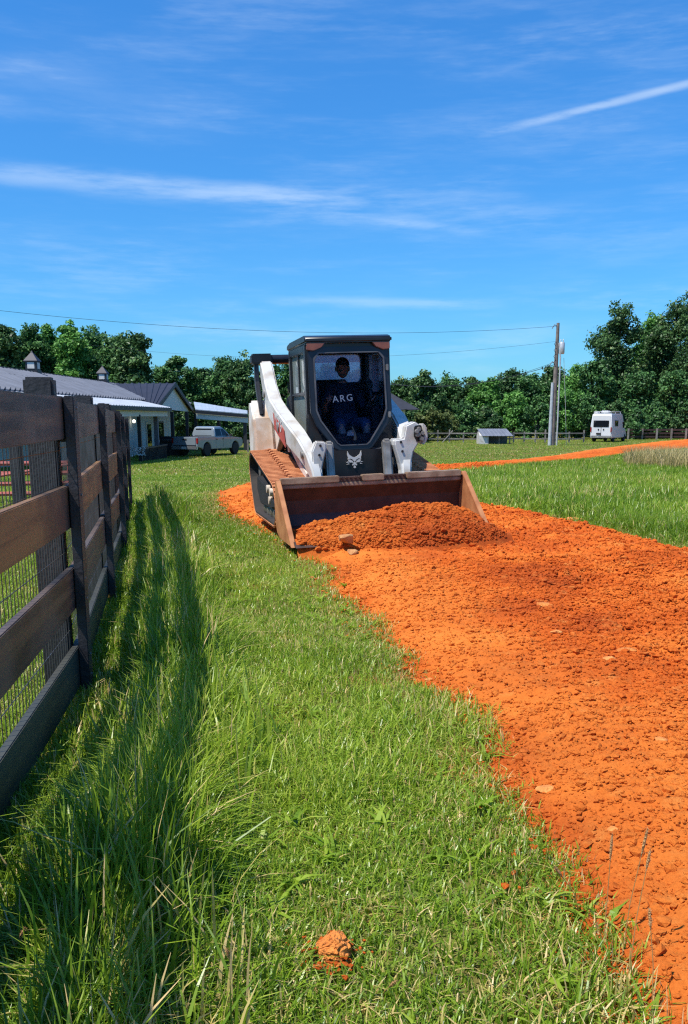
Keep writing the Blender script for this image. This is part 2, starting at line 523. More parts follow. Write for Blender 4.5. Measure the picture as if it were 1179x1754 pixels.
def resample(p, step):
    P = [Vector((a, b)) for a, b in p] + [Vector(p[0])]
    d = [0]
    for i in range(len(P) - 1):
        d.append(d[-1] + (P[i + 1] - P[i]).length)
    n = int(d[-1] / step); out = []
    for k in range(n):
        t = d[-1] * k / n
        i = max(j for j in range(len(d) - 1) if d[j] <= t)
        u = (t - d[i]) / (d[i + 1] - d[i] + 1e-9)
        out.append((P[i].lerp(P[i + 1], u), (P[i + 1] - P[i]).normalized()))
    return out


TP = track_path()
for s in (-1, 1):
    x0, x1 = (-1.0, -.56) if s < 0 else (.56, 1.0)
    path = resample(TP, .045)
    t = B()
    rings = []
    for p, d in path:
        nrm = Vector((-d.y, d.x))
        # loop runs so that outward is opposite of nrm for this winding; test with centre
        if nrm.dot(p - Vector((1.3, .35))) < 0:
            nrm = -nrm
        q = p - nrm * .010
        rings.append([(x0, p.x, p.y), (x1, p.x, p.y), (x1, q.x, q.y), (x0, q.x, q.y)])
    t.loft(rings + [rings[0]], cap=False)
    inner = B(); ri = []
    for p, d in path:
        nrm = Vector((-d.y, d.x))
        if nrm.dot(p - Vector((1.3, .35))) < 0:
            nrm = -nrm
        q, r_ = p - nrm * .012, p - nrm * .034
        ri.append([(x0 + .006, q.x, q.y), (x1 - .006, q.x, q.y), (x1 - .006, r_.x, r_.y), (x0 + .006, r_.x, r_.y)])
    inner.loft(ri + [ri[0]], cap=False).build('belt_inside', M['rubber'], L)
    for k, (p, d) in enumerate(resample(TP, .062)):
        nrm = Vector((-d.y, d.x))
        if nrm.dot(p - Vector((1.3, .35))) < 0:
            nrm = -nrm
        ang = math.atan2(d.y, d.x)
        c = p + nrm * .008
        xm = (x0 + x1) / 2
        for (a, b, off) in ((x0 + .004, xm - .012, 0), (xm + .012, x1 - .004, .03)):
            cc = c + d * off
            t.box(((a + b) / 2, cc.x, cc.y), (b - a, .030, .015), (ang, 0, 0))
        cc = c + d * .02 + nrm * .006
        t.box((xm + (.02 if k % 2 else -.02), cc.x, cc.y), (.045, .022, .026), (ang, 0, 0))
    t.build('track', M['track'], L, bevel=.003, seg=1)
    xm = (x0 + x1) / 2
    B().lathe((xm, .58, .28), [(.0, -.17), (.07, -.17), (.09, -.13), (.10, -.10), (.19, -.13), (.205, -.11), (.205, .11), (.19, .13), (.10, .10), (.09, .13), (.07, .17), (0, .17)], 28, 0).build('idler_wheel', M['idler'], L, smooth=True)
    B().lathe((xm, 2.17, .56), [(.0, -.12), (.09, -.12), (.09, -.06), (.2, -.05), (.2, .05), (.09, .06), (.09, .12), (0, .12)], 14, 0).build('drive_sprocket', M['steel'], L)
    B().lathe((xm, 2.0, .215), [(.0, -.1), (.08, -.1), (.148, -.06), (.148, .06), (.08, .1), (0, .1)], 20, 0).build('idler_wheel', M['idler'], L, smooth=True)
    for ly in (.92, 1.18, 1.44, 1.70):
        B().lathe((xm, ly, .13), [(.0, -.15), (.05, -.15), (.095, -.12), (.095, -.05), (.06, -.04), (.06, .04), (.095, .05), (.095, .12), (.05, .15), (0, .15)], 16, 0).build('track_roller', M['steel'], L, smooth=True)
    fr = B().prism([(.75, .2), (1.85, .17), (2.1, .33), (2.05, .50), (1.1, .40), (.75, .34)], 0, xm - .17, xm + .17)
    fr.prism([(.45, .25), (.80, .22), (.80, .34), (.45, .31)], 0, xm - .20, xm - .17)
    fr.prism([(.45, .25), (.80, .22), (.80, .34), (.45, .31)], 0, xm + .17, xm + .20)
    fr.build('track_frame', M['black_matte'], L, bevel=.012)
    for (ly, lz) in ((.76, .40), (.86, .30), (.98, .42)):
        B().lathe((xm + s * .19, ly, lz), [(0, -.02), (.045, -.02), (.045, .02), (.03, .035), (0, .035)], 10, 0).build('bearing_cap', M['idler'], L, smooth=True)
    # machine side under the arm: dusty chassis rail and guard
    B().prism([(.55, .36), (2.3, .50), (2.3, 1.02), (1.7, .98), (1.0, .78), (.62, .62)], 0, s * .44, s * .545).build('chassis_side', M['black_matte'], L, bevel=.01)
    B().prism([(.62, .52), (1.15, .66), (1.7, .86), (1.7, .93), (1.1, .76), (.6, .6)], 0, s * .548, s * .59).build('mud_guard', M['white_dirty'], L, bevel=.008)

# chassis, engine cover, tail
B().box2((-.435, .86, .26), (.435, 2.55, 1.0)).build('chassis', M['black_matte'], L, bevel=.02)
B().prism([(2.02, .95), (2.72, .95), (2.78, 1.2), (2.68, 1.46), (2.02, 1.55)], 0, -.43, .43).build('engine_cover', M['black_matte'], L, bevel=.03)
for s in (-1, 1):
    # rear upright tower that carries the rear links
    B().prism([(2.25, .72), (2.85, .72), (2.85, 1.15), (2.72, 1.42), (2.55, 1.42), (2.36, 1.2)], 0, s * .66, s * .92).build('rear_fender', M['white_dirty'], L, bevel=.03)
    B().prism([(2.05, .60), (2.3, .60), (2.42, 1.15), (2.52, 1.40), (2.40, 1.42), (2.2, 1.2)], 0, s * .60, s * .655).build('rear_tower', M['white_dirty'], L, bevel=.012)
    B().prism([(2.36, 1.24), (2.46, 1.22), (2.72, 1.62), (2.73, 1.95), (2.63, 1.97), (2.60, 1.66)], 0, s * .775, s * .83).build('rear_link', M['black'], L, bevel=.012)
    B().prism([(2.56, 1.87), (2.76, 1.87), (2.76, 2.0), (2.56, 2.0)], 0, s * .60, s * .87).build('pivot_block', M['black'], L, bevel=.02)
    # lift cylinder between tower and arm
    B().tube([(s * .63, 2.25, .72), (s * .63, 1.75, .98)], .05, 14).build('lift_cylinder', M['black'], L, smooth=True)
    B().tube([(s * .63, 1.75, .98), (s * .63, 1.42, 1.12)], .026, 12).build('lift_rod', M['chrome'], L, smooth=True)
    # coiled hoses and the round filter behind the arm
    B().tube([(s * .60, 1.60, .80), (s * .62, 1.55, .92), (s * .60, 1.5, 1.0)], .018, 8).build('hydraulic_hose', M['white'], L, smooth=True)
    B().lathe((s * .62, 1.42, .93), [(0, -.06), (.05, -.06), (.06, -.03), (.06, .03), (.04, .06), (0, .06)], 14, 2).build('filter_housing', M['idler'], L, smooth=True)
B().tube([(-.62, 2.68, 1.93), (.62, 2.68, 1.93)], .058, 18).build('cross_tube', M['black'], L, smooth=True)

# lift arms: box section swept along the side of the cab and down to the bucket
ARM = [(.69, 2.62, 1.84, .15, .19), (.69, 2.50, 1.74, .15, .22), (.69, 2.30, 1.52, .155, .25), (.685, 2.02, 1.32, .16, .26), (.675, 1.60, 1.19, .165, .25), (.655, 1.20, 1.07, .165, .25), (.625, .92, .97, .165, .25), (.585, .73, .87, .15, .24), (.54, .58, .74, .13, .22), (.51, .49, .60, .115, .19), (.495, .45, .45, .105, .18), (.49, .43, .28, .105, .17)]
for s in (-1, 1):
    rings = []
    for i, (x, y, z, w, h) in enumerate(ARM):
        a = ARM[max(i - 1, 0)]; c = ARM[min(i + 1, len(ARM) - 1)]
        d = Vector((c[1] - a[1], c[2] - a[2])).normalized(); n = Vector((-d.y, d.x))
        if n.y < 0 and abs(n.y) > .3:
            n = -n
        if i > 6 and n.x > 0:
            n = -n
        rg = []
        for (u, v) in ((-1, -1), (1, -1), (1, 1), (-1, 1)):
            rg.append((s * (x + u * w / 2), y + n.x * v * h / 2, z + n.y * v * h / 2))
        rings.append(rg)
    arm = B().loft(rings).build('lift_arm', M['white'], L, bevel=.02, seg=3, smooth=True)
    # front casting of the arm, broad at the knee and narrow at the bucket
    cast = ((.49, .36), (.555, .36), (.575, .68), (.60, .79), (.66, .88), (.70, .95), (.70, 1.06), (.62, 1.12), (.52, 1.08), (.49, .94), (.385, .925), (.385, .87), (.44, .67))
    if s < 0:
        cast = ((.44, .36), (.54, .36), (.545, .70), (.55, .84), (.50, .95), (.42, .945), (.385, .925), (.385, .87), (.44, .67))
    B().prism([(s * a, b) for a, b in cast], 1, .44, .57).build('arm_casting', M['white'], arm, bevel=.014, seg=3)
    for (ly, lz, r_) in ((2.30, 1.50, .05), (1.42, 1.10, .055), (.62, .80, .04)):
        xo = s * np.interp(ly, [.58, .73, .92, 1.2, 2.3], [.612, .665, .712, .742, .772])
        B().lathe((xo, ly, lz), [(0, -.015), (r_, -.015), (r_, .006), (r_ * .6, .014), (0, .014)], 14, 0).build('arm_pin', M['cyl'], arm, smooth=True)
    for (bx, bz) in ((.455, .90), (.47, .80)):
        B().lathe((s * bx, .436, bz), [(0, -.006), (.014, -.006), (.014, .006), (0, .006)], 8, 1).build('bolt', M['black'], arm)
    B().tube([(s * .44, .62, .62), (s * .43, .66, .86), (s * .52, .95, .84), (s * .555, 1.5, 1.05), (s * .57, 2.1, 1.20)], .014, 8).build('arm_hose', M['black'], arm, smooth=True)
    pl = B().tube([(s * .40, .28, .22), (s * .56, .28, .22)], .05, 14); pl.build('bucket_pin', M['steel'], L, smooth=True)
    # tilt cylinder with its grey guard beside the arm
    B().prism([(.46, .40), (.56, .38), (.66, .90), (.60, .95), (.54, .92)], 0, s * .285, s * .375).build('tilt_cylinder_guard', M['cyl'], L, bevel=.02)
    B().tube([(s * .33, .50, .45), (s * .33, .34, .12)], .026, 12).build('tilt_rod', M['chrome'], L, smooth=True)
    B().box2((s * .375, .55, .86), (s * .47, .60, .94)).build('hose_clamp', M['white'], L, bevel=.01)
    B().box2((s * .30, .14, .10), (s * .58, .26, .46)).build('coupler_plate', M['steel'], L, bevel=.015)
    if s < 0:
        # decal on the outer face of the arm, with its lettering
        d0 = Vector((1.72, 1.27)); ux = Vector((-.62, -.20)); uy = Vector((-.05, -.20))
        q = [d0, d0 + ux, d0 + ux + uy, d0 + uy]
        dc = B().add([(-.7615, p.x, p.y) for p in q] + [(-.7580, p.x, p.y) for p in q], [(0, 1, 2, 3), (7, 6, 5, 4), (0, 4, 5, 1), (1, 5, 6, 2), (2, 6, 7, 3), (3, 7, 4, 0)])
        for v in range(len(dc.V)):
            x, y, z = dc.V[v]; t = (1.72 - y) / .62
            dc.V[v] = (x + .022 * t, y, z)
        dec = dc.build('arm_decal', M['red_decal'], arm)

# operator cab
B().prism([(.86, 2.0), (2.06, 1.98), (2.06, 2.05), (1.95, 2.075), (.98, 2.085), (.86, 2.06)], 0, -.50, .50).build('cab_roof', M['black'], L, bevel=.018, seg=3, smooth=True)
cf = B()
for s in (-1, 1):
    cf.box2((s * .425, .93, .95), (s * .49, 1.04, 1.995))           # front posts
    cf.box2((s * .425, 1.92, 1.0), (s * .49, 2.02, 1.985))          # rear posts
    cf.box2((s * .43, 1.04, 1.90), (s * .488, 1.92, 1.99))          # top rails
    cf.box2((s * .43, 1.04, 1.44), (s * .486, 1.92, 1.48))          # mid rail of the side window
    cf.box2((s * .43, 1.04, .95), (s * .487, 1.92, 1.02))           # sill
cf.box2((-.425, .93, 1.93), (.425, 1.00, 1.995))
cf.build('cab_frame', M['black'], L, bevel=.012)
def rrect(x0, z0, x1, z1, r, n=4):
    out = []
    for (cx, cz, a0) in ((x1 - r, z1 - r, 0), (x0 + r, z1 - r, 90), (x0 + r, z0 + r, 180), (x1 - r, z0 + r, 270)):
        for k in range(n + 1):
            a = R(a0 + 90 * k / n); out.append((cx + r * math.cos(a), cz + r * math.sin(a)))
    return out


rw_o = rrect(-.43, 1.0, .43, 1.985, .01); rw_i = rrect(-.36, 1.60, .40, 1.93, .06)
rw = B().ring(rw_o, rw_i, 1, 1.95, 1.985).build('rear_wall', M['black'], L)
B().ring(rrect(-.375, 1.585, .415, 1.945, .07), rw_i, 1, 1.938, 1.949).build('rear_window_seal', M['letter'], rw)
B().prism(rrect(-.365, 1.595, .405, 1.935, .06), 1, 1.962, 1.97).build('rear_window', M['rearglass'], L)
for s in (-1, 1):
    B().prism([(1.035, 1.475), (1.925, 1.475), (1.925, 1.905), (1.035, 1.905)], 0, s * .452, s * .460).build('side_window', M['sideglass'], L)
    B().prism([(1.035, 1.015), (1.925, 1.015), (1.925, 1.445), (1.035, 1.445)], 0, s * .452, s * .460).build('side_window', M['sideglass'], L)
    B().box2((s * .464, 1.42, 1.48), (s * .482, 1.47, 1.90)).build('window_divider', M['black'], L)
    # corner lamps under the visor
    lm = B().prism([(s * .27, 1.998), (s * .475, 1.998), (s * .475, 1.925), (s * .40, 1.915), (s * .31, 1.95)], 1, .865, .925).build('corner_lamp', M['amber'], L, bevel=.006)
    B().lathe((s * .40, .915, 1.86), [(0, -.0), (.012, 0), (.012, .02), (0, .02)], 8, 1).build('cab_bolt', M['steel'], L)
# cab bottom, front panel
B().prism([(-.43, 1.22), (.43, 1.22), (.43, 1.0), (.30, .78), (.30, .30), (-.30, .30), (-.30, .78), (-.43, 1.0)], 1, .875, .925).build('cab_front_wall', M['black'], L, bevel=.01) if False else None
fp = B().prism([(-.335, .86), (-.30, .845), (.30, .845), (.335, .86), (.34, .60), (.31, .28), (-.31, .28), (-.34, .60)], 1, .77, .86).build('front_panel', M['black'], L, bevel=.02, seg=3, smooth=True)
for s in (-1, 1):
    B().prism([(s * .30, .87), (s * .46, 1.24), (s * .485, 1.24), (s * .485, .86), (s * .345, .70)], 1, .90, 1.0).build('cab_corner_panel', M['black'], L, bevel=.008)
# door
def tilt(z):
    return .79 + (z - .84) * .115


def slab(poly, y0, y1):
    b = MB().prism(poly, 1, y0, y1)
    b.V = [(x, y + tilt(z), z) for x, y, z in b.V]
    return b


def slabring(o, i, y0, y1):
    b = MB().ring(o, i, 1, y0, y1)
    b.V = [(x, y + tilt(z), z) for x, y, z in b.V]
    return b


d_in = [(-.345, 1.885), (.345, 1.885), (.395, 1.82), (.400, 1.27), (.36, 1.16), (.185, .91), (.15, .885), (-.15, .885), (-.185, .91), (-.36, 1.16), (-.400, 1.27), (-.395, 1.82)]
d_out = [(-.40, 1.955), (.40, 1.955), (.465, 1.90), (.470, 1.25), (.415, 1.10), (.225, .85), (.17, .822), (-.17, .822), (-.225, .85), (-.415, 1.10), (-.470, 1.25), (-.465, 1.90)]
d_mid = [((a[0] * .8 + b[0] * .2), (a[1] * .8 + b[1] * .2)) for a, b in zip(d_in, d_out)]
door = slabring(d_out, d_in, -.02, .03).build('cab_door', M['black'], L, bevel=.008, seg=2)
slabring(d_mid, [(a[0] * .985, a[1]) for a in d_in], -.032, -.021).build('door_seal', M['seal'], door, bevel=.003)
slab([(x * 1.01, z) for x, z in d_in], .004, .012).build('door_glass', M['cabglass'], door)
B().tube([(.015, tilt(.93) - .03, .93), (.02, tilt(1.0) - .035, 1.0), (-.01, tilt(1.08) - .03, 1.08)], [.02, .012, .008], 8).build('wiper', M['black'], door)
B().lathe((.0, tilt(.97) + .06, .99), [(0, 0), (.05, 0), (.055, .03), (.03, .07), (0, .07)], 12, 1).build('wiper_motor', M['idler'], door, smooth=True)
for z in (1.20, 1.72):
    B().box((.435, tilt(z) - .03, z), (.03, .03, .07)).build('door_hinge', M['steel'], door, bevel=.006)
B().box((-.375, tilt(1.45) + .07, 1.46), (.05, .07, .24)).build('interior_handle', M['black_matte'], L, bevel=.02)
# interior
ins = B().box2((-.42, .95, .90), (.42, 1.93, .94))
ins.box2((.30, 1.06, .94), (.42, 1.75, 1.30)); ins.box2((-.42, 1.06, .94), (-.30, 1.75, 1.30))
ins.box2((-.42, .98, .94), (.42, 1.04, 1.0))
ins.build('cab_interior', M['black_matte'], L, bevel=.01)
seat = B().prism([(1.32, .96), (1.80, .94), (1.86, 1.0), (1.80, 1.07), (1.30, 1.09)], 0, -.23, .23)
seat.prism([(1.74, 1.05), (1.84, 1.05), (1.93, 1.62), (1.84, 1.64)], 0, -.21, .21)
seat.build('operator_seat', M['rubber'], L, bevel=.03, seg=3, smooth=True)
for s in (-1, 1):
    jy = B().tube([(s * .33, 1.22, 1.28), (s * .33, 1.20, 1.40)], [.014, .018], 10)
    jy.lathe((s * .33, 1.195, 1.43), [(0, -.05), (.024, -.04), (.03, .0), (.022, .045), (0, .05)], 10, 2)
    jy.build('joystick', M['black'], L, smooth=True)
lab = B().box2((.325, 1.103, 1.46), (.40, 1.112, 1.87))
for k, (z, w) in enumerate(((1.83, .008), (1.78, .008), (1.72, .045), (1.69, .04), (1.66, .05), (1.62, .045), (1.585, .04), (1.54, .05), (1.50, .055))):
    lab.box((.36 + (.0 if k % 2 else .006), 1.10, z), (w, .006, .022 if k > 1 else .04))
lab.build('label_strip', M['cyl'], L)
# front details under the emblem
B().tube([(-.20, .765, .40), (-.20, .735, .46), (-.17, .725, .48), (-.06, .72, .475), (-.03, .735, .45), (-.05, .765, .42)], .010, 8).build('hydraulic_hose', M['steel'], L, smooth=True)
cp = B().tube([(.0, .73, .445), (.22, .73, .45)], .026, 10)
for x in (-.01, .06, .13, .2):
    cp.lathe((x, .73, .447), [(0, -.012), (.034, -.012), (.034, .012), (0, .012)], 10, 0)
cp.build('hydraulic_coupling', M['cyl'], L)
B().box2((-.12, .74, .41), (.28, .768, .47)).build('coupling_bracket', M['black_matte'], L, bevel=.006)
cb = B()
for k, (x, z) in enumerate(((0, .045), (.035, .0), (-.02, -.02), (.02, -.06), (-.035, .02))):
    cb.lathe((.655 + x, .42 - .008 * k, .99 + z), [(0, -.04), (.02, -.04), (.026, -.01), (.016, .02), (0, .02)], 10, 1)
cb.tube([(.64, .44, 1.04), (.66, .38, .97), (.67, .39, .91)], .012, 8)
cb.build('auxiliary_coupler', M['steel'], L, smooth=True)
B().prism([(.61, 1.07), (.69, 1.08), (.71, .98), (.69, .91), (.64, .89), (.60, .96)], 1, .421, .437).build('coupler_back_plate', M['black_matte'], L, bevel=.01)
B().prism([(.702, 1.10), (.745, 1.06), (.76, .95), (.735, .88), (.70, .86), (.712, .96), (.705, 1.05)], 1, .40, .57).build('coupler_guard', M['white'], L, bevel=.012)

# emblem: a wild cat's head, flat plates on the front panel
def em(poly, y=.763):
    return [(x * .001, y, z * .001) for x, z in poly]


EY = .766
def plate(mb, pts):
    mb.prism([(p[0] / 830 + .0, p[1] / 830 + .72) for p in pts], 1, .7585, .7695)


e = MB()
half = [
    [(0, 18), (-22, 24), (-50, 44), (-66, 78), (-70, 42), (-62, 16), (-64, -2), (-40, 8), (-14, -6), (-8, -20), (0, -20)],   # brow, ear
    [(-64, -8), (-44, 0), (-30, -10), (-18, -14), (-14, -34), (-30, -28), (-46, -30)],                                           # cheek under the eye
    [(-60, -20), (-84, -26), (-58, -30)], [(-56, -36), (-78, -46), (-50, -44)],                                                  # whiskers
    [(0, -24), (-9, -26), (-12, -40), (-24, -44), (-20, -60), (-8, -52), (0, -50)],                                              # muzzle
    [(0, -58), (-8, -62), (-12, -76), (0, -84)],                                                                                 # chin
]
for poly in half:
    plate(e, poly); plate(e, [(-x, z) for x, z in poly][::-1])
e.build('cat_head_emblem', M['emblem'], fp)


def text_mesh(body, size, m, parent, name, place, depth=.0015):
    cu = bpy.data.curves.new(name, 'FONT'); cu.body = body; cu.size = size; cu.extrude = depth; cu.space_character = 1.25
    cu.align_x = 'CENTER'; cu.resolution_u = 3
    ob = bpy.data.objects.new(name + '_tmp', cu); COL.objects.link(ob)
    dg = bpy.context.evaluated_depsgraph_get(); me = bpy.data.meshes.new_from_object(ob.evaluated_get(dg))
    bpy.data.objects.remove(ob)
    me.transform(place)
    me.materials.clear(); me.materials.append(m)
    o = bpy.data.objects.new(name, me); COL.objects.link(o); o.parent = parent
    return o


text_mesh('ARG', .105, M['letter'], door, 'door_lettering', Matrix.Translation((-.09, tilt(1.40) - .002, 1.36)) @ Matrix.Rotation(R(-4), 4, 'Y') @ Matrix.Rotation(R(83.5), 4, 'X'))
for o in [o for o in bpy.data.objects if o.name == 'arm_decal']:
    X = Vector((.02, -.62, -.20)).normalized(); up = Vector((0, .12, .20)); up = (up - X * up.dot(X)).normalized(); nn = X.cross(up)
    MT = Matrix((X, up, nn)).transposed().to_4x4()
    tx = text_mesh('T76', .19, M['white'], o.parent, 'arm_lettering', Matrix.Translation((-.7535, 1.40, 1.085)) @ MT @ Matrix.Scale(1.0, 4))

# ------------------------------------------------------------------ operator in the cab
def skin_person():
    S0 = Vector((.09, 1.56, 1.0))
    J = {}
    def j(n, x, y, z, r): J[n] = (Vector((x, y, z)), r)
    j('pelvis', 0, .06, .10, (.155, .12)); j('belly', 0, .07, .24, (.15, .115)); j('chest', 0, .09, .40, (.165, .115)); j('collar', 0, .09, .52, (.10, .08))
    j('neck', 0, .075, .585, (.056, .056)); j('neck2', 0, .06, .63, (.054, .056))
    for s, q in ((-1, 'a'), (1, 'b')):
        j('sh' + q, s * .185, .09, .485, (.062, .062)); j('el' + q, s * .265, .0, .24, (.044, .044)); j('fo' + q, s * .275, -.13, .30, (.038, .036)); j('wr' + q, s * .275, -.255, .38, (.027, .024)); j('ha' + q, s * .275, -.33, .405, (.034, .02))
        j('hip' + q, s * .10, .0, .085, (.088, .085)); j('kn' + q, s * .16, -.42, .12, (.06, .06)); j('an' + q, s * .14, -.50, -.05, (.042, .045)); j('to' + q, s * .14, -.54, -.055, (.045, .03))
    E_ = [('pelvis', 'belly'), ('belly', 'chest'), ('chest', 'collar'), ('collar', 'neck'), ('neck', 'neck2')]
    for q in 'ab':
        E_ += [('collar', 'sh' + q), ('sh' + q, 'el' + q), ('el' + q, 'fo' + q), ('fo' + q, 'wr' + q), ('wr' + q, 'ha' + q), ('pelvis', 'hip' + q), ('hip' + q, 'kn' + q), ('kn' + q, 'an' + q), ('an' + q, 'to' + q)]
    names = list(J)
    me = bpy.data.meshes.new('person'); me.from_pydata([J[n][0] for n in names], [(names.index(a), names.index(b)) for a, b in E_], [])
    o = bpy.data.objects.new('person', me); COL.objects.link(o)
    md = o.modifiers.new('Skin', 'SKIN')
    for i, n in enumerate(names):
        d = me.skin_vertices[0].data[i]; d.radius = J[n][1]; d.use_root = n == 'pelvis'
    o.modifiers.new('Sub', 'SUBSURF').levels = 2; o.modifiers['Sub'].render_levels = 2
    dg = bpy.context.evaluated_depsgraph_get(); body = bpy.data.meshes.new_from_object(o.evaluated_get(dg))
    bpy.data.objects.remove(o)
    # head with brow, nose, chin and ears, and the fingers, joined to the same mesh
    bm = bmesh.new(); bm.from_mesh(body)
    nb = len(bm.faces)
    hd = bmesh.ops.create_uvsphere(bm, u_segments=24, v_segments=18, radius=1.)
    for v in hd['verts']:
        x, y, z = v.co
        w = .078 * (1 - .18 * max(0, -z) ** 1.5); d_ = .098
        px, py, pz = x * w, y * d_, z * .118
        if y < 0 and -.75 < z < .1: py += .010 * (z + .1) * 0
        if y < -.2 and z < -.45: py -= .008; px *= .86
        if y < -.85 and -.45 < z < .12 and abs(x) < .28: py -= .022 * (1 - abs(x) / .28) * (1 - abs(z + .25) / .4 if abs(z + .25) < .4 else 0)
        if y < -.6 and .0 < z < .25 and .2 < abs(x) < .6: py += .008
        if y > .2 and z < -.3: py *= .8
        v.co = (px, py + .04, pz + .755)
    for s in (-1, 1):
        er = bmesh.ops.create_uvsphere(bm, u_segments=10, v_segments=8, radius=1.)
        for v in er['verts']:
            x, y, z = v.co; v.co = (s * .08 + x * .012, .05 + y * .022, .745 + z * .034)
        eyes = bmesh.ops.create_uvsphere(bm, u_segments=8, v_segments=6, radius=.012)
        for v in eyes['verts']: v.co += Vector((s * .032, -.045, .765))
    bm.to_mesh(body); bm.free()
    fm = MB()
    for s in (-1, 1):
        for k, (dx, ln) in enumerate(((-.03, .062), (-.010, .074), (.010, .070), (.029, .055))):
            b0 = Vector((s * .275 + dx * .6, -.335, .41 + dx * .5)); 
            fm.tube([b0, b0 + Vector((s * .004, -ln * .5, .01)), b0 + Vector((-s * .012, -ln * .8, -.015)), b0 + Vector((-s * .024, -ln * .75, -.04))], [.0095, .009, .008, .006], 8)
        b0 = Vector((s * .25, -.30, .415)); fm.tube([b0, b0 + Vector((-s * .025, -.03, .012)), b0 + Vector((-s * .03, -.06, .005))], [.011, .010, .007], 8)
    bm = bmesh.new(); bm.from_mesh(body); off = [bm.verts.new(v) for v in fm.V]
    for f in fm.F:
        try: bm.faces.new([off[i] for i in f])
        except ValueError: pass
    bm.to_mesh(body); bm.free()
    body.polygons.foreach_set('use_smooth', [True] * len(body.polygons))
    body.materials.clear(); body.materials.append(M['skin'])
    P = bpy.data.objects.new('person', body); COL.objects.link(P)
    P.location = LM @ S0; P.rotation_euler = (0, -LROLL, LYAW)
    tag(P, 'operator in a dark shirt sitting at the controls inside the loader cab', 'person')
    # clothing: shells a little outside the body
    def shell(name, keep, grow, m):
        bm = bmesh.new(); bm.from_mesh(body); bm.normal_update()
        bmesh.ops.delete(bm, geom=[f for f in bm.faces if not keep(f.calc_center_median(), f.index)], context='FACES')
        for v in bm.verts: v.co += v.normal * grow
        me2 = bpy.data.meshes.new(name); bm.to_mesh(me2); bm.free(); me2.materials.clear(); me2.materials.append(m)
        q = bpy.data.objects.new(name, me2); COL.objects.link(q); q.parent = P
    shell('shirt', lambda c, i: i < nb and c.z > .22 and c.z < .575 and c.y > -.06 and not (abs(c.x) > .2 and c.z < .27), .010, M['shirt'])
    shell('trousers', lambda c, i: i < nb and c.z < .24 and c.z > -.06 and (c.y > -.48) and abs(c.x) < .24, .010, M['jeans'])
    hp = MB(); rings = []
    for k in range(8):
        t = k / 7; ph = t * math.pi / 2
        rings.append([(.085 * math.cos(ph) * math.cos(a) + 0, .044 + .106 * math.cos(ph) * math.sin(a), .785 + .098 * math.sin(ph)) for a in [2 * math.pi * i / 20 for i in range(20)]])
    hp.loft(rings); hp.build('hair', M['hair'], P, smooth=True)
    return P


skin_person()

# ------------------------------------------------------------------ heap of dirt in the bucket
hx = np.linspace(-.985, 1.20, 230); hy = np.linspace(-1.55, .06, 190)
HX, HY = np.meshgrid(hx, hy)


def heap_local(x, y):
    crest = np.interp(x, [-1.0, -.8, -.5, -.1, .3, .65, .95, 1.2], [.05, .10, .17, .22, .265, .265, .17, -.04])
    f = np.where(y > -.40, 1 - .75 * sstep(-.40, .1, y), 1 - sstep(-.40, np.interp(x, [-1, -.4, .3, 1.2], [-.95, -1.10, -1.3, -1.25]), 0) * 0)
    toe = np.interp(x, [-1, -.5, .3, 1.2], [-.93, -1.02, -1.22, -1.0])
    fr = np.clip((y - toe) / (-.40 - toe), 0, 1)
    f = np.where(y > -.40, f, fr ** .85)
    h = crest * f + .02 - .14 * (1 - sstep(-.02, .25, fr)) * (y < -.40)
    rough = (fbm(x * 6 + 3, y * 6, 61, 4) - .5) * .10 + (.5 - np.abs(fbm(x * 34, y * 34, 63, 3) - .5) * 2) * .022
    return h + rough * np.clip(f * 2, .15, 1)


HZ = heap_local(HX, HY)
pts = np.stack([HX.ravel(), HY.ravel(), HZ.ravel()], 1)
LMn = np.array(LM)
hw = pts @ LMn[:3, :3].T + LMn[:3, 3]
M['heap'] = dirt_material('darker_red_dirt', .82)  # same red dirt with its colours scaled darker
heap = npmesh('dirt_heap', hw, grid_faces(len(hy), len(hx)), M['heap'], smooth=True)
tag(heap, 'heap of loose red dirt filling and spilling out of the loader bucket', 'dirt')
n_ = 17000
x = -.96 + 2.1 * rng.random(n_); y = -1.2 + 1.1 * rng.random(n_); z = heap_local(x, y)
s = np.clip(.0085 * np.exp(rng.normal(0, .5, n_)), .004, .04)
k = z > -.03
q = np.stack([x, y, z + .2 * s], 1)[k] @ LMn[:3, :3].T + LMn[:3, 3]
HEAPC = (q, s[k])
# clods thrown off the road edge into the grass beside the tracks
n_ = 700
y = 1.8 + 11.4 * rng.random(n_); x = road_edges(y)[0] - np.abs(rng.normal(0, .10, n_))
s = (.004 + .014 * rng.random(n_) ** 4) * (.6 + .05 * y)
CP.append(np.stack([x, y, gz(x, y) + .02], 1)); CS.append(s)
n_ = 90
a_ = rng.random(n_) * 6.283; r_ = .035 + np.abs(rng.normal(0, .03, n_)); x = -.037 + r_ * np.cos(a_); y = 2.03 + r_ * np.sin(a_)
CP.append(np.stack([x, y, gz(x, y) + .02 + .02 * rng.random(n_)], 1)); CS.append(.003 + .006 * rng.random(n_))
V_, F_ = lumps(np.concatenate(CP), np.concatenate(CS))
_c = np.concatenate(CP)
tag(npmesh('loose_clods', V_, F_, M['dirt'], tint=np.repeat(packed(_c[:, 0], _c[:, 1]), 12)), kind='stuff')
V_, F_ = lumps(*HEAPC)
tag(npmesh('heap_clods', V_, F_, M['heap']), kind='stuff')


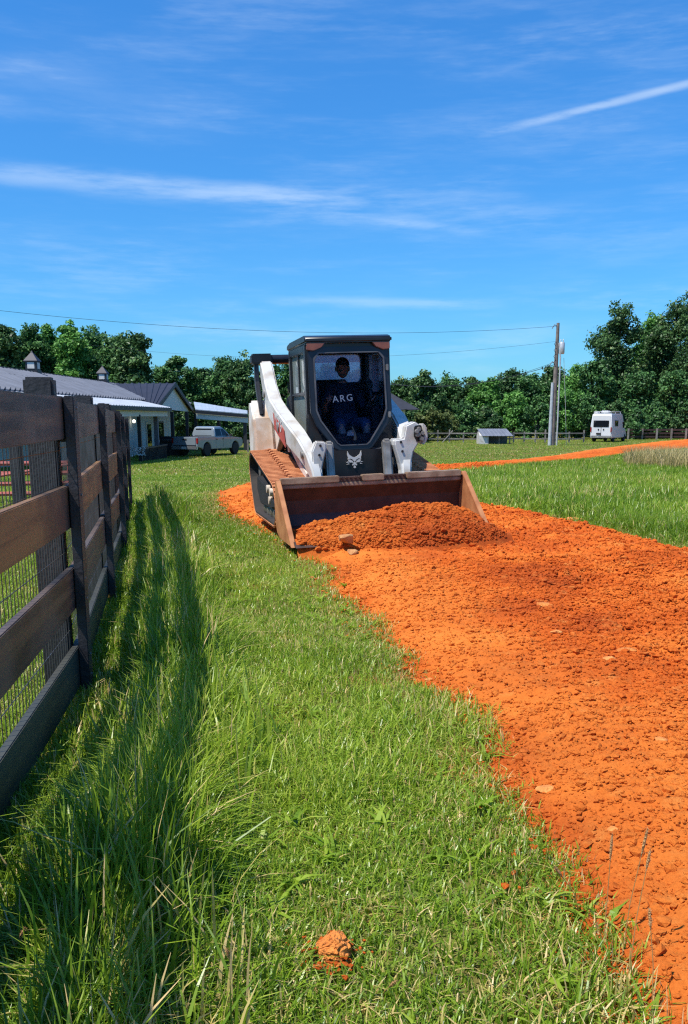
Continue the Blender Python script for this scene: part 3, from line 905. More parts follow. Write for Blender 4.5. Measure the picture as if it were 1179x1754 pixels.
def rock(name, label, p, size, m, seed, group=None, cat='rock', squash=(1, 1, .7), rough=.05):
    r_ = random.Random(seed)
    bm = bmesh.new(); bmesh.ops.create_icosphere(bm, subdivisions=3 if rough < .1 else 4, radius=1.)
    dirs = [Vector((r_.gauss(0, 1), r_.gauss(0, 1), r_.gauss(0, 1))).normalized() for _ in range(11)]
    offs = [.50 + .28 * r_.random() for _ in dirs]
    for v in bm.verts:
        for d, o_ in zip(dirs, offs):
            e_ = v.co.dot(d) - o_
            if e_ > 0:
                v.co -= d * e_ * .92
        v.co *= 1 + rough * (r_.random() - .5)
        v.co = Vector((v.co.x * squash[0], v.co.y * squash[1], v.co.z * squash[2])) * size
    me = bpy.data.meshes.new(name); bm.to_mesh(me); bm.free(); me.materials.append(m)
    o = bpy.data.objects.new(name, me); COL.objects.link(o); o.location = p
    return tag(o, label, cat, group)


M['rock'] = mat('tan_stone', (.52, .27, .10), (.36, .14, .05), rough=.9, scale=14, bump=.5, bscale=90)
M['clod'] = mat('orange_clod', (.74, .26, .050), (.58, .17, .030), rough=.95, scale=16, bump=.9, bscale=120)
M['paleclod'] = mat('pale_yellow_clod', (.66, .29, .075), (.55, .17, .035), rough=.95, scale=14, bump=.7, bscale=90)
p = lw(-.56, -.98, .03)
rock('rock', 'blocky tan rock at the left foot of the heap in the bucket', lw(-.53, -1.0, .075), .085, M['rock'], 3)
rock('rock', 'smaller pale rock lying on the dirt under the bucket edge', lw(-.50, -1.16, -.03), .065, M['rock'], 5)
rock('dirt_clod', 'round orange dirt clod lying alone in the grass', (-.037, 2.05, .036), .054, M['clod'], 9, cat='clod', squash=(1, 1, .8), rough=.22)
for i, (px, py, Yg, sz, lb) in enumerate((
        (940, 1357, 3.05, .05, 'flat yellowish clod near the grass edge of the dirt road'),
        (1040, 1158, 4.55, .055, 'tan lump in the middle of the dirt road'),
        (1130, 1318, 3.35, .04, 'pale flat chip on the compacted dirt'),
        (955, 1098, 5.2, .05, 'pale clod lying on the dirt road beyond the tan lump'),
        (1050, 1443, 2.68, .025, 'small white-topped stone set in the dirt road'),
        (735, 1165, 4.5, .03, 'small buff clod on the dirt beside the grass edge'),
        (930, 1055, 5.9, .075, 'large dark red clod in the loose dirt ahead of the bucket'),
        (1072, 1130, 4.8, .06, 'dark red clod partly sunk in the loose dirt'),
        (985, 892, 12.2, .14, 'pale flat stone on the far edge of the dirt by the tall grass'),
        (770, 925, 9.6, .09, 'tan clod lying just ahead of the heap'))):
    u = (px - W0 / 2) / F
    xg = u * Yg * .985 + (0)
    g = at(px, py, Yg)
    zz = float(road_z(np.array([g.x]), np.array([Yg]))[0][0])
    rock('dirt_clod', lb, (g.x, Yg, zz + sz * .02), sz * .8, M['clod'] if 'dark' in lb else M['paleclod'], 20 + i, cat='clod', squash=(1.25, .8, .42))

# ------------------------------------------------------------------ plank fence
def board_mat(name, c1, c2, c3):
    """stained plank: grain along the board, worn patches"""
    m = mat(name, c1, c2, rough=.5, scale=1.7, lo=.42, hi=.60, bump=.10, bscale=22, detail=4)
    nt = m.node_tree; b = nt.nodes['Principled BSDF']
    tc = nt.nodes.new('ShaderNodeTexCoord'); mp = nt.nodes.new('ShaderNodeMapping'); mp.inputs['Scale'].default_value = (4, .9, 22)
    nt.links.new(tc.outputs['Object'], mp.inputs['Vector'])
    n = nt.nodes.new('ShaderNodeTexNoise'); n.inputs['Scale'].default_value = 1.; n.inputs['Detail'].default_value = 5
    nt.links.new(mp.outputs[0], n.inputs['Vector'])
    r = nt.nodes.new('ShaderNodeValToRGB'); r.color_ramp.elements[0].position = .45; r.color_ramp.elements[1].position = .68
    nt.links.new(n.outputs['Fac'], r.inputs['Fac'])
    src = b.inputs['Base Color'].links[0].from_socket
    mx = nt.nodes.new('ShaderNodeMix'); mx.data_type = 'RGBA'; mx.inputs[7].default_value = (*c3, 1)
    sc = nt.nodes.new('ShaderNodeMath'); sc.operation = 'MULTIPLY'; sc.inputs[1].default_value = .8
    nt.links.new(r.outputs[0], sc.inputs[0]); nt.links.new(sc.outputs[0], mx.inputs[0])
    nt.links.new(src, mx.inputs[6]); nt.links.new(mx.outputs[2], b.inputs['Base Color'])
    return m


M['board1'] = board_mat('black_plank', (.095, .076, .068), (.017, .017, .021), (.18, .11, .065))
M['board2'] = board_mat('worn_brown_plank', (.30, .155, .062), (.060, .042, .033), (.030, .026, .026))
M['board3'] = board_mat('dark_green_black_plank', (.045, .05, .042), (.016, .018, .018), (.075, .07, .05))
M['wire'] = mat('dull_wire', (.09, .09, .095), (.05, .05, .05), rough=.45, metal=.5)

fence = thing('plank_fence', 'black stained four-plank fence with wire mesh running away beside the grass', 'fence', (FP[3][0], FP[3][1], 0))


def fpart(mb, name, m, bevel=0.):
    mb.V = [(x - FP[3][0], y - FP[3][1], z) for x, y, z in mb.V]
    return mb.build(name, m, fence, bevel=bevel)


RZ = [(1.235, 1.43, 'board1'), (.83, 1.03, 'board2'), (.432, .635, 'board1'), (.05, .25, 'board3')]
fz = lambda y: -.13 * float(sstep(6, 14, y))
def bar(mb, p0, p1, th, h):
    """plank from p0 to p1 (centres, 3-D), th thick across, h high"""
    p0, p1 = Vector(p0), Vector(p1); d = p1 - p0; n = Vector((-d.y, d.x, 0)).normalized() * th / 2; z = Vector((0, 0, h / 2))
    vs = [p + n * a + z * b for p in (p0, p1) for a, b in ((-1, -1), (1, -1), (1, 1), (-1, 1))]
    return mb.add(vs, [(3, 2, 1, 0), (4, 5, 6, 7), (0, 1, 5, 4), (1, 2, 6, 5), (2, 3, 7, 6), (3, 0, 4, 7)])


for i, (x, y) in enumerate(FP):
    a = math.atan2(FP[min(i + 1, 7)][0] - FP[max(i - 1, 0)][0], FP[min(i + 1, 7)][1] - FP[max(i - 1, 0)][1])
    nx, ny = math.cos(a), -math.sin(a)
    h = 1.505 + random.uniform(-.02, .02)
    fpart(B().box((x - .130 * nx, y - .130 * ny, (h - .3) / 2 + fz(y)), (.135, .105, h + .3), (0, random.uniform(-.006, .006), -a)), 'post', M['wood_black'], .012)
    if 2 <= i <= 5:
        for z0, z1, _ in RZ:
            for dz in (.05, .15):
                nl = B().lathe((x + .0245 * nx, y + .0245 * ny + random.uniform(-.02, .02), z0 + dz + fz(y)), [(0, -.004), (.0055, -.004), (.0055, .003), (0, .004)], 8, 0)
                fpart(nl, 'nail', M['cyl'])
    fpart(B().box((x, y, .66 + fz(y)), (.045, .13, 1.56), (0, random.uniform(-.006, .006), -a)), 'batten', M['wood_black'], .004)
for i in range(len(FP) - 1):
    (xa, ya), (xb, yb) = FP[i], FP[i + 1]
    d = Vector((xb - xa, yb - ya, 0)); ln = d.length; d.normalize(); nrm = Vector((d.y, -d.x, 0))   # towards the grass side
    for j, (z0, z1, mk) in enumerate(RZ):
        o = nrm * -.042
        j1, j2 = random.uniform(-.008, .008), random.uniform(-.008, .008)
        g0 = Vector((xa, ya, (z0 + z1) / 2 + fz(ya) + j1)) + o + d * .004; g1 = Vector((xb, yb, (z0 + z1) / 2 + fz(yb) + j2)) + o - d * .004
        b_ = B(); bar(b_, g0, g1, .034, z1 - z0)
        o_ = fpart(b_, 'plank', M[mk], .004)
    wm = B(); off = nrm * -.0605
    n_v = int(ln / .0508)
    def stick(p, q, r):
        p, q = Vector(p), Vector(q); t = (q - p).normalized(); u = t.orthogonal().normalized(); w = t.cross(u)
        wm.add([p + u * r, p + (w * .87 - u * .5) * r, p - (w * .87 + u * .5) * r, q + u * r, q + (w * .87 - u * .5) * r, q - (w * .87 + u * .5) * r], [(0, 1, 4, 3), (1, 2, 5, 4), (2, 0, 3, 5)])
    for k in range(n_v):
        t = (k + .5) / n_v
        p = Vector((xa + (xb - xa) * t, ya + (yb - ya) * t, 0)) + off
        zz = fz(p.y)
        stick((p.x, p.y, .02 + zz), (p.x, p.y, 1.30 + zz), .0022)
    for z in (.10, .22, .34, .46, .58, .72, .88, 1.04, 1.20):
        a_ = Vector((xa, ya, z + fz(ya))) + off; b_ = Vector((xb, yb, z + fz(yb) - .01)) + off
        stick(a_, b_, .0023)
    fpart(wm, 'wire_mesh', M['wire'])

# things seen through the fence
M['redpipe'] = mat('red_steel_pipe', (.42, .09, .06), (.28, .07, .05), rough=.5, scale=6)
M['greywood'] = mat('weathered_wood', (.19, .17, .145), (.10, .09, .08), rough=.85, scale=8, bump=.3)
pp = thing('pipe_gate', 'red pipe gate lying on straw coloured ground beyond the plank fence', 'gate', (-5.4, 14.6, gzs(-5.4, 14.6)))
for k, z in enumerate((.14, .30, .46, .62)):
    B().tube([(-2.2, .05 * k, z), (.9, .35 + .05 * k, z + .02)], .035, 8).build('rail', M['redpipe'], pp, smooth=True)
for x in (-2.2, -.7, .88):
    B().tube([(x, .1 + (x + 2.2) * .1, .0), (x, .15 + (x + 2.2) * .1, .68)], .04, 8).build('upright', M['redpipe'], pp, smooth=True)
B().tube([(-2.2, .1, .12), (.9, .35, .62)], .025, 8).build('brace', M['redpipe'], pp, smooth=True)
gw = B().box((0, 0, .58), (.14, .14, 1.5)); gw.lathe((0, 0, 1.335), [(0, 0), (.075, 0), (.05, .03), (0, .03)], 4)
tag(gw.build('wooden_post', M['wood_black'], None, bevel=.012), 'lone dark wooden post standing in the paddock behind the plank fence', 'post').location = (-4.25, 11.9, gzs(-4.25, 11.9))

# ------------------------------------------------------------------ house
M['roof_grey'] = mat('grey_metal_roof', (.15, .165, .205), (.105, .118, .15), rough=.6, metal=.0, scale=1.5)
M['roof_dark'] = mat('charcoal_metal_roof', (.019, .020, .033), (.014, .015, .025), rough=.6, metal=.0, scale=2)
M['roof_white'] = mat('pale_porch_roof', (.62, .64, .64), (.52, .54, .54), rough=.3, metal=.3, scale=1.4)  # paler metal than the main roof
M['siding'] = mat('white_siding', (.56, .60, .57), (.51, .55, .52), rough=.7, scale=2)
M['trim'] = mat('black_trim', (.02, .02, .024), rough=.5)
M['winglass'] = glass('house_window_glass', (.05, .055, .065), gloss=.35, opaque=.8)
M['door_brown'] = mat('dark_barn_door', (.045, .022, .018), (.03, .016, .013), rough=.6, scale=3)
M['lampglow'] = bpy.data.materials.new('lit_lamp'); M['lampglow'].use_nodes = True
_e = M['lampglow'].node_tree.nodes['Principled BSDF']; _e.inputs['Emission Color'].default_value = (1, .9, .75, 1); _e.inputs['Emission Strength'].default_value = 2.5
HB = -1.18
H = thing('ranch_house', 'long white ranch house with a metal roof, two cupolas and a covered porch', 'house', (-13, 50, HB))
HO = Vector((-13, 50, HB))


def hp(mb, name, m, parent=None, bevel=0., smooth=False):
    mb.V = [(x - HO.x, y - HO.y, z - HO.z) for x, y, z in mb.V]
    return mb.build(name, m, parent or H, bevel=bevel, smooth=smooth)


def ribbed(mb, a0, a1, b0, b1, pitch, rib, th=.05, wave=False):
    """metal sheet between edge a0-a1 (ridge) and b0-b1 (eave) with ribs running ridge to eave"""
    a0, a1, b0, b1 = map(Vector, (a0, a1, b0, b1))
    up = (a1 - a0).cross(b0 - a0).normalized()
    if up.z < 0: up = -up
    n = max(2, int((a1 - a0).length / pitch))
    top = []; lowr = []
    for k in range(n):
        for (f, h) in (((0., 0), (.62, 0), (.72, rib), (.9, rib)) if not wave else ((0., 0), (.25, rib * .5), (.5, rib), (.75, rib * .5))):
            t = (k + f) / n
            top.append(a0.lerp(a1, t) + up * h); lowr.append(b0.lerp(b1, t) + up * h)
    top.append(a1); lowr.append(b1)
    m_ = len(top); o = len(mb.V)
    vs = top + lowr + [p - up * th for p in top] + [p - up * th for p in lowr]
    fs = []
    for i in range(m_ - 1):
        fs += [(i, i + 1, m_ + i + 1, m_ + i), (2 * m_ + i + 1, 2 * m_ + i, 3 * m_ + i, 3 * m_ + i + 1), (i + 1, i, 2 * m_ + i, 2 * m_ + i + 1), (m_ + i, m_ + i + 1, 3 * m_ + i + 1, 3 * m_ + i)]
    fs += [(0, m_, 3 * m_, 2 * m_), (m_ - 1, 2 * m_ - 1, 4 * m_ - 1, 3 * m_ - 1)]
    return mb.add(vs, fs)


RX, RZ_, EX, EZ = -15.0, 3.38, -11.75, 2.25
hp(B().box2((-19.5, 28.0, HB), (-13.2, 71.0, 2.0)).prism([(-19.5, 2.0), (-13.2, 2.0), (-13.2, 2.62), (-15.0, 3.35), (-19.5, 2.0)][:4], 1, 28.0, 28.3), 'wall', M['siding'])
hp(ribbed(B(), (RX, 27.4, RZ_), (RX, 71.6, RZ_), (EX, 27.4, EZ), (EX, 71.6, EZ), .5, .085), 'roof', M['roof_grey'])
hp(ribbed(B(), (RX, 71.6, RZ_), (RX, 27.4, RZ_), (-20.5, 71.6, 1.75), (-20.5, 27.4, 1.75), .42, .05), 'roof', M['roof_grey'])
seam = B()
for k in range(150):
    y = 27.6 + k * .293
    seam.box((RX, y, RZ_ + .035), (.36, .11, .05)); 
seam.box((RX, 49.4, RZ_ + .02), (.30, 43.9, .04))
hp(seam, 'ridge_cap', M['trim'])
seam = B()
for k in range(150):
    y = 27.6 + k * .293; t = .36
    seam.box((RX + (EX - RX) * t, y, RZ_ + (EZ - RZ_) * t + .055), (.07, .12, .03), (0, .37, 0))
seam.box((RX + (EX - RX) * .36, 49.4, RZ_ + (EZ - RZ_) * .36 + .045), (.05, 43.9, .025), (0, .37, 0))
hp(seam, 'sheet_lap', M['trim'])
# low porch roof under the eave, up to the cross gable
hp(ribbed(B(), (-11.9, 27.4, 2.21), (-11.9, 53.5, 2.21), (-10.0, 27.4, 1.80), (-10.0, 53.5, 1.80), .5, .03), 'porch_roof', M['roof_white'])
hp(B().box2((-10.02, 27.4, 1.60), (-9.9, 53.4, 1.775)), 'gutter', M['trim'])
hp(B().box2((-10.35, 27.6, 1.32), (-10.15, 53.3, 1.60)), 'porch_beam', M['siding'])
# cross gable with its ridge running out over the porch
GP0, GR, GL = 59.4, 53.3, 66.4
hp(ribbed(B(), (-15.2, GP0, 3.33), (-10.7, GP0, 3.36), (-12.2, GR, 1.86), (-10.7, GR, 1.86), .42, .05), 'gable_roof', M['roof_dark'])
hp(ribbed(B(), (-15.2, GP0, 3.33), (-10.7, GP0, 3.36), (-12.2, GL, 1.70), (-10.7, GL, 1.70), .42, .05), 'gable_roof', M['roof_dark'])
hp(B().prism([(GR + .25, 1.78), (GL - .25, 1.62), (GP0, 3.28)], 0, -11.1, -10.95), 'gable_wall', M['siding'])
fb = B()
bar(fb, (-10.74, GR, 1.74), (-10.74, GP0, 3.30), .10, .26); bar(fb, (-10.74, GP0, 3.30), (-10.74, GL, 1.58), .10, .26)
hp(fb, 'rake_trim', M['trim'])
# carport roof at the far end
cv = [Vector(at(332, 688, 72)), Vector(at(424, 703, 71)), Vector(at(424, 708.5, 66.5)), Vector(at(335, 701, 65.5))]
b_ = B(); ribbed(b_, cv[0], cv[1], cv[3], cv[2], .6, .008, .06)
hp(b_, 'porch_roof', M['roof_white'])
fb = B(); bar(fb, cv[3] + Vector((0, -.05, -.17)), cv[2] + Vector((0, -.05, -.17)), .08, .22); hp(fb, 'gutter', M['trim'])
fb = B(); bar(fb, cv[3] + Vector((0, .1, -.46)), cv[2] + Vector((0, .1, -.46)), .12, .36); hp(fb, 'porch_beam', M['siding'])
# porch posts
for (px, Y, w, top) in ((239, 46, .17, 1.4), (268, 53.4, .24, 1.7), (296, 58.0, .2, 1.6), (321, 63.0, .2, 1.6), (336, 66.2, .2, 1.55), (375, 66.6, .2, 1.5), (420, 66.7, .24, 1.45), (376, 71.5, .18, 1.6)):
    p = at(px, 740, Y)
    hp(B().box2((p.x - w / 2, Y - w / 2, HB - .1), (p.x + w / 2, Y + w / 2, top)), 'porch_post', M['trim'] if px not in (268,) else M['roof_grey'], bevel=.01)
# door, windows, barn door, lamp, railing on the long wall x = -13.2
def wallbox(name, y0, y1, z0, z1, m, parent=None, out=.04):
    return hp(B().box2((-13.2 + out - .06, y0, z0), (-13.2 + out, y1, z1)), name, m, parent, bevel=.004)


df = wallbox('door', 61.5, 63.3, HB, .98, M['white'], out=.05); wallbox('door_glass', 61.75, 63.05, HB + .5, .8, M['winglass'], df, out=.06)
for (a, b) in ((48.0, 50.2), (65.0, 67.5)):
    wf = wallbox('window', a, b, -.35, .95, M['trim'], out=.04); wallbox('pane', a + .12, b - .12, -.22, .83, M['winglass'], wf, out=.05)
wallbox('barn_door', 53.2, 56.2, HB, .98, M['door_brown'], out=.06)
wallbox('wall_clock', 66.9, 67.5, .2, .6, M['trim'], out=.05)
hp(B().lathe((-13.0, 57.3, 1.02), [(0, -.10), (.07, -.10), (.09, .06), (0, .10)], 10), 'porch_lamp', M['lampglow'])
rl = B()
for y in np.arange(46.4, 53.2, .3):
    rl.box((-10.25, y, HB + .45), (.05, .06, .85))
rl.box2((-10.3, 46.2, HB + .86), (-10.2, 53.2, HB + .94)); rl.box2((-10.3, 46.2, HB + .08), (-10.2, 53.2, HB + .15))
hp(rl, 'porch_railing', M['trim'])
hp(B().box2((-13.2, 28, HB - .2), (-9.9, 67, HB + .06)), 'porch_floor', M['greywood'])
# cupolas on the ridge
for Y in (45.2, 58.2):
    c = B().box2((RX - .31, Y - .31, RZ_ - .35), (RX + .31, Y + .31, RZ_ + .12))
    c.box2((RX - .27, Y - .27, RZ_ + .12), (RX + .27, Y + .27, RZ_ + .52))
    cu = hp(c, 'cupola', M['trim'], bevel=.01)
    rf = B(); rf.lathe((RX, Y, RZ_ + .52), [(.47, 0), (.45, .04), (.28, .20), (.07, .40), (.03, .48), (0, .50)], 4)
    rf.V = [((x - RX) * math.cos(.785) - (y - Y) * math.sin(.785) + RX, (x - RX) * math.sin(.785) + (y - Y) * math.cos(.785) + Y, z) for x, y, z in rf.V]
    hp(rf, 'cupola_roof', M['roof_dark'], cu)
    for (dx, dy, sx, sy) in ((0, -.275, .34, .02), (.275, 0, .02, .34)):
        hp(B().box((RX + dx, Y + dy, RZ_ + .32), (sx, sy, .29)), 'cupola_window', M['emblem'], cu, bevel=.004)

# barbecue on the porch, and flowers at its edge
gr = thing('barbecue_grill', 'black covered barbecue grill on the porch between the dark posts', 'grill', (-10.9, 57.6, HB + .06))
B().box2((-.75, -.35, 0), (.75, .35, .85)).build('grill_cabinet', M['trim'], gr, bevel=.03)
B().prism([(-.38, .85), (.38, .85), (.34, 1.1), (.15, 1.22), (-.15, 1.22), (-.34, 1.1)], 0, -.55, .55).build('grill_lid', M['black'], gr, bevel=.02)
B().tube([(-.4, -.4, 1.0), (.4, -.4, 1.0)], .02, 8).build('handle', M['steel'], gr)
fl = B()
for k in range(130):
    a = random.random() * 6.28; r_ = random.random() ** .5
    c = Vector((-10.4 + r_ * .5 * math.cos(a), 45.6 + r_ * 1.1 * math.sin(a), gzs(-10.4, 45.6) + .25 + random.random() * .45))
    fl.lathe(c, [(0, 0), (.05, .02), (.035, .05), (0, .05)], 5)
tag(fl.build('white_flowers', M['white']), kind='stuff')

# dark-roofed building behind the loader
M['roof_far'] = mat('far_dark_roof', (.022, .026, .04), (.016, .019, .03), rough=.9, scale=2)
o_ = thing('far_house', 'small house with a dark sloping roof in front of the woods beyond the loader', 'house', (5.1, 88, gzs(5, 88)))
B().box2((-6.5, -3, -.2), (.5, 3, 3.1)).build('wall', M['siding'], o_)
rb = B(); ribbed(rb, (-6.9, 0, 5.7), (-2.8, 0, 5.7), (-6.9, -3.6, 3.0), (1.8, -3.6, 3.0), .5, .03); ribbed(rb, (-2.8, 0, 5.7), (-6.9, 0, 5.7), (1.8, 3.6, 3.0), (-6.9, 3.6, 3.0), .5, .03)
rb.add([(-2.8, 0, 5.68), (1.8, -3.6, 2.98), (1.8, 3.6, 2.98)], [(0, 1, 2)])
rb.build('roof', M['roof_far'], o_)
B().box2((-3.6, -3.05, 1.0), (-2.4, -2.98, 2.3)).build('window', M['winglass'], o_)
B().box2((-1.2, -3.05, -.1), (-.2, -2.98, 2.1)).build('door', M['door_brown'], o_)

# ------------------------------------------------------------------ pickup truck
M['silver'] = mat('silver_car_paint', (.215, .26, .295), (.19, .23, .26), rough=.3, metal=.15, scale=1, coat=.6)
M['tyre'] = mat('tyre', (.018, .018, .018), rough=.85)
M['rim'] = mat('alloy_rim', (.5, .5, .5), rough=.3, metal=.8)
M['tail'] = mat('tail_lamp', (.30, .015, .012), rough=.2)


def wheel(parent, x, y, r, w, sgn):
    wh = B().lathe((x, y, r), [(r * .62, -w / 2), (r * .93, -w / 2), (r, -w * .3), (r, w * .3), (r * .93, w / 2), (r * .62, w / 2)], 28, 0).build('wheel', M['tyre'], parent, smooth=True)
    rm = B().lathe((x, y, r), [(0, -w * .3), (r * .62, -w * .42), (r * .62, w * .42), (0, w * .3)], 20, 0)
    for k in range(6):
        a = k * math.pi / 3
        rm.box((x + sgn * w * .38, y + math.cos(a) * r * .33, r + math.sin(a) * r * .33), (.03, r * .5, .09), (a, 0, 0))
    rm.build('rim', M['rim'], wh)
    return wh


gt = at(357, 775, 58)
TR = thing('pickup_truck', 'silver crew cab pickup truck parked in front of the house porch', 'pickup truck', (gt.x + .05, 58, gzs(gt.x, 58) + .02), (0, 0, R(-24)))
arch = lambda cy, r: [(cy + r * math.cos(R(a)), .40 + r * math.sin(R(a))) for a in range(180, -1, -20)]
side = [(-2.68, .58), (-2.2, .50)] + arch(-1.62, .46) + [(-1.1, .42), (1.15, .42)] + arch(1.72, .46) + [(2.35, .45), (2.62, .55), (2.66, .85), (2.55, 1.03), (1.25, 1.13), (-.62, 1.13), (-.66, 1.16), (-2.66, 1.16)]
B().prism(side, 0, -.92, .92).build('body', M['silver'], TR, bevel=.05, seg=3, smooth=True)
B().box2((-.78, -2.58, 1.14), (.78, -.75, 1.172)).build('bed_cover', M['black_matte'], TR)
cabr = []
for (z, y0, y1, x) in ((1.13, -.66, 1.28, .86), (1.42, -.60, .95, .79), (1.70, -.50, .52, .70), (1.77, -.36, .36, .64)):
    cabr.append([(-x, y0, z), (x, y0, z), (x, y1, z), (-x, y1, z)])
B().loft(cabr).build('cab', M['silver'], TR, bevel=.04, seg=3, smooth=True)
def pane(pts, name='window'):
    b = MB(); n = len(pts); c = sum((Vector(p) for p in pts), Vector()) / n
    nr = (Vector(pts[1]) - Vector(pts[0])).cross(Vector(pts[2]) - Vector(pts[0])).normalized()
    if nr.dot(c - Vector((0, 0, 1.4))) < 0: nr = -nr
    vs = [Vector(p) + nr * .012 for p in pts] + [Vector(p) - nr * .02 for p in pts]
    b.add(vs, [tuple(range(n)), tuple(range(2 * n - 1, n - 1, -1))] + [(i, (i + 1) % n, n + (i + 1) % n, n + i) for i in range(n)])
    return b.build(name, M['carglass'], TR)


pane([(-.62, -.635, 1.20), (.62, -.635, 1.20), (.56, -.52, 1.63), (-.56, -.52, 1.63)], 'rear_window')
pane([(-.72, 1.12, 1.22), (.72, 1.12, 1.22), (.62, .58, 1.66), (-.62, .58, 1.66)], 'windshield')
for s in (-1, 1):
    pane([(s * .845, -.50, 1.19), (s * .845, .20, 1.19), (s * .728, .16, 1.62), (s * .728, -.40, 1.62)], 'side_window')
    pane([(s * .845, .28, 1.19), (s * .845, 1.05, 1.19), (s * .728, .50, 1.62), (s * .728, .24, 1.62)], 'side_window')
    wheel(TR, s * .80, -1.62, .385, .26, s); wheel(TR, s * .80, 1.72, .385, .26, s)
    B().box2((s * .82, -2.70, .78), (s * .935, -2.62, 1.10)).build('tail_light', M['tail'], TR, bevel=.015)
    B().box2((s * .70, 2.55, .74), (s * .90, 2.66, .92)).build('headlight', M['emblem'], TR, bevel=.02)
    B().box2((s * .90, .98, 1.13), (s * 1.10, 1.06, 1.30)).build('mirror', M['black_matte'], TR, bevel=.02)
    for y in (.12, -.62):
        B().box2((s * .918, y, .98), (s * .945, y + .2, 1.02)).build('door_handle', M['black_matte'], TR, bevel=.006)
    for y in (1.15, .24, -.62):
        B().box2((s * .915, y, .48), (s * .923, y + .012, 1.12)).build('door_seam', M['black_matte'], TR)
B().box2((-.90, -2.80, .42), (.90, -2.62, .62)).build('rear_bumper', M['rim'], TR, bevel=.03)
tg = B().box2((-.79, -2.70, .68), (.79, -2.655, 1.14)).build('tailgate', M['silver'], TR, bevel=.015)
B().box2((-.14, -2.72, .98), (.14, -2.695, 1.06)).build('handle', M['black_matte'], tg)
B().box2((-.17, -2.815, .47), (.17, -2.798, .59)).build('licence_plate', M['emblem'], TR)
B().box2((-.80, -2.74, .62), (.80, -2.68, .665)).build('bumper_step', M['black_matte'], TR)

# ------------------------------------------------------------------ camper van
M['vanwhite'] = mat('white_van_paint', (.62, .62, .62), (.57, .57, .57), rough=.3, scale=1, coat=.4)
gv = at(1043, 752, 90)
VN = thing('camper_van', 'tall white camper van with roof gear parked at the edge of the woods', 'van', (gv.x, 90, gzs(gv.x, 90)), (0, 0, R(-31)))
rings = []
for (y, zt, x, xt, zb) in ((-2.9, 2.55, 1.0, .86, .42), (-2.7, 2.66, 1.02, .90, .38), (1.0, 2.66, 1.02, .90, .38), (1.55, 2.45, 1.01, .84, .38), (2.2, 1.45, .98, .86, .38), (2.9, 1.1, .92, .8, .42), (3.0, .8, .86, .8, .45)):
    rings.append([(-x, y, zb), (x, y, zb), (x * 1.0, y, zb + (zt - zb) * .55), (xt, y, zt), (-xt, y, zt), (-x * 1.0, y, zb + (zt - zb) * .55)])
B().loft(rings).build('body', M['vanwhite'], VN, bevel=.06, seg=3, smooth=True)
B().box2((-.74, -2.94, 1.42), (.72, -2.86, 2.02)).build('rear_window', M['carglass'], VN, bevel=.02)
for s in (-1, 1):
    B().box2((s * .985, -1.9, 1.45), (s * 1.025, -.7, 2.02)).build('side_window', M['carglass'], VN, bevel=.015)
    B().box2((s * .985, .9, 1.30), (s * 1.02, 1.75, 1.85)).build('side_window', M['carglass'], VN, bevel=.015)
    wheel(VN, s * .88, -1.9, .36, .24, s); wheel(VN, s * .88, 2.0, .36, .24, s)
    B().box2((s * .90, -2.95, .95), (s * 1.0, -2.87, 1.40)).build('tail_light', M['tail'], VN, bevel=.015)
    B().box2((s * .25 - .05, -2.955, 1.12), (s * .25 + .05, -2.885, 1.26)).build('door_handle', M['black_matte'], VN, bevel=.01)
B().box2((-.012, -2.93, .6), (.012, -2.89, 1.40)).build('door_seam', M['black_matte'], VN)
B().box2((-.98, -2.98, .40), (.98, -2.85, .62)).build('rear_bumper', M['cyl'], VN, bevel=.03)
B().box2((-.42, -2.99, .72), (.0, -2.90, .88)).build('licence_plate', M['black_matte'], VN, bevel=.01)
B().box2((-.35, -2.0, 2.70), (.35, -1.2, 2.94)).build('roof_air_conditioner', M['vanwhite'], VN, bevel=.06)
rk = B()
for s in (-1, 1):
    rk.tube([(s * .78, -2.7, 2.82), (s * .78, .9, 2.82)], .03, 8)
    for y in (-2.6, -1.0, .8): rk.tube([(s * .78, y, 2.60), (s * .78, y, 2.82)], .025, 6)
for y in (-2.6, -.6, .6): rk.tube([(-.78, y, 2.82), (.78, y, 2.82)], .025, 6)
rk.build('roof_rack', M['vanwhite'], VN)
B().box2((-.85, -2.62, 2.66), (-.45, -1.9, 2.86)).build('roof_box', M['vanwhite'], VN, bevel=.04)

# ------------------------------------------------------------------ utility pole, wires
M['pole'] = mat('grey_weathered_pole', (.20, .165, .14), (.11, .09, .08), rough=.85, scale=3)
M['galv'] = mat('galvanised_conduit', (.55, .56, .56), (.42, .43, .43), rough=.4, metal=.3)
YP = 78.0
pb = at(946, 757, YP); ptop = at(956.5, 553, YP)
pz = gzs(pb.x, YP)
UP = thing('utility_pole', 'weathered wooden utility pole with a transformer and pale conduit', 'utility pole', (pb.x, YP, pz))
hh = ptop.z - pz; dx = ptop.x - pb.x
B().tube([(0, 0, -.4), (dx * .5, 0, hh * .5), (dx, 0, hh)], [.24, .19, .125], 16).build('pole', M['pole'], UP, smooth=True)
B().tube([(-.24, -.16, -.1), (-.24 + dx * .5, -.12, hh * .52)], [.16, .12], 12).build('pole_guard', M['galv'], UP, smooth=True)
B().tube([(.36, -.16, -.1), (.30 + dx * .62, -.15, hh * .72), (.14 + dx * .9, -.1, hh * .84)], .065, 10).build('conduit', M['galv'], UP, smooth=True)
tf = B().lathe((dx * .86 + .40, -.02, hh * .80), [(0, -.48), (.20, -.48), (.24, -.42), (.24, .38), (.2, .45), (0, .47)], 16).build('transformer', M['galv'], UP, smooth=True)
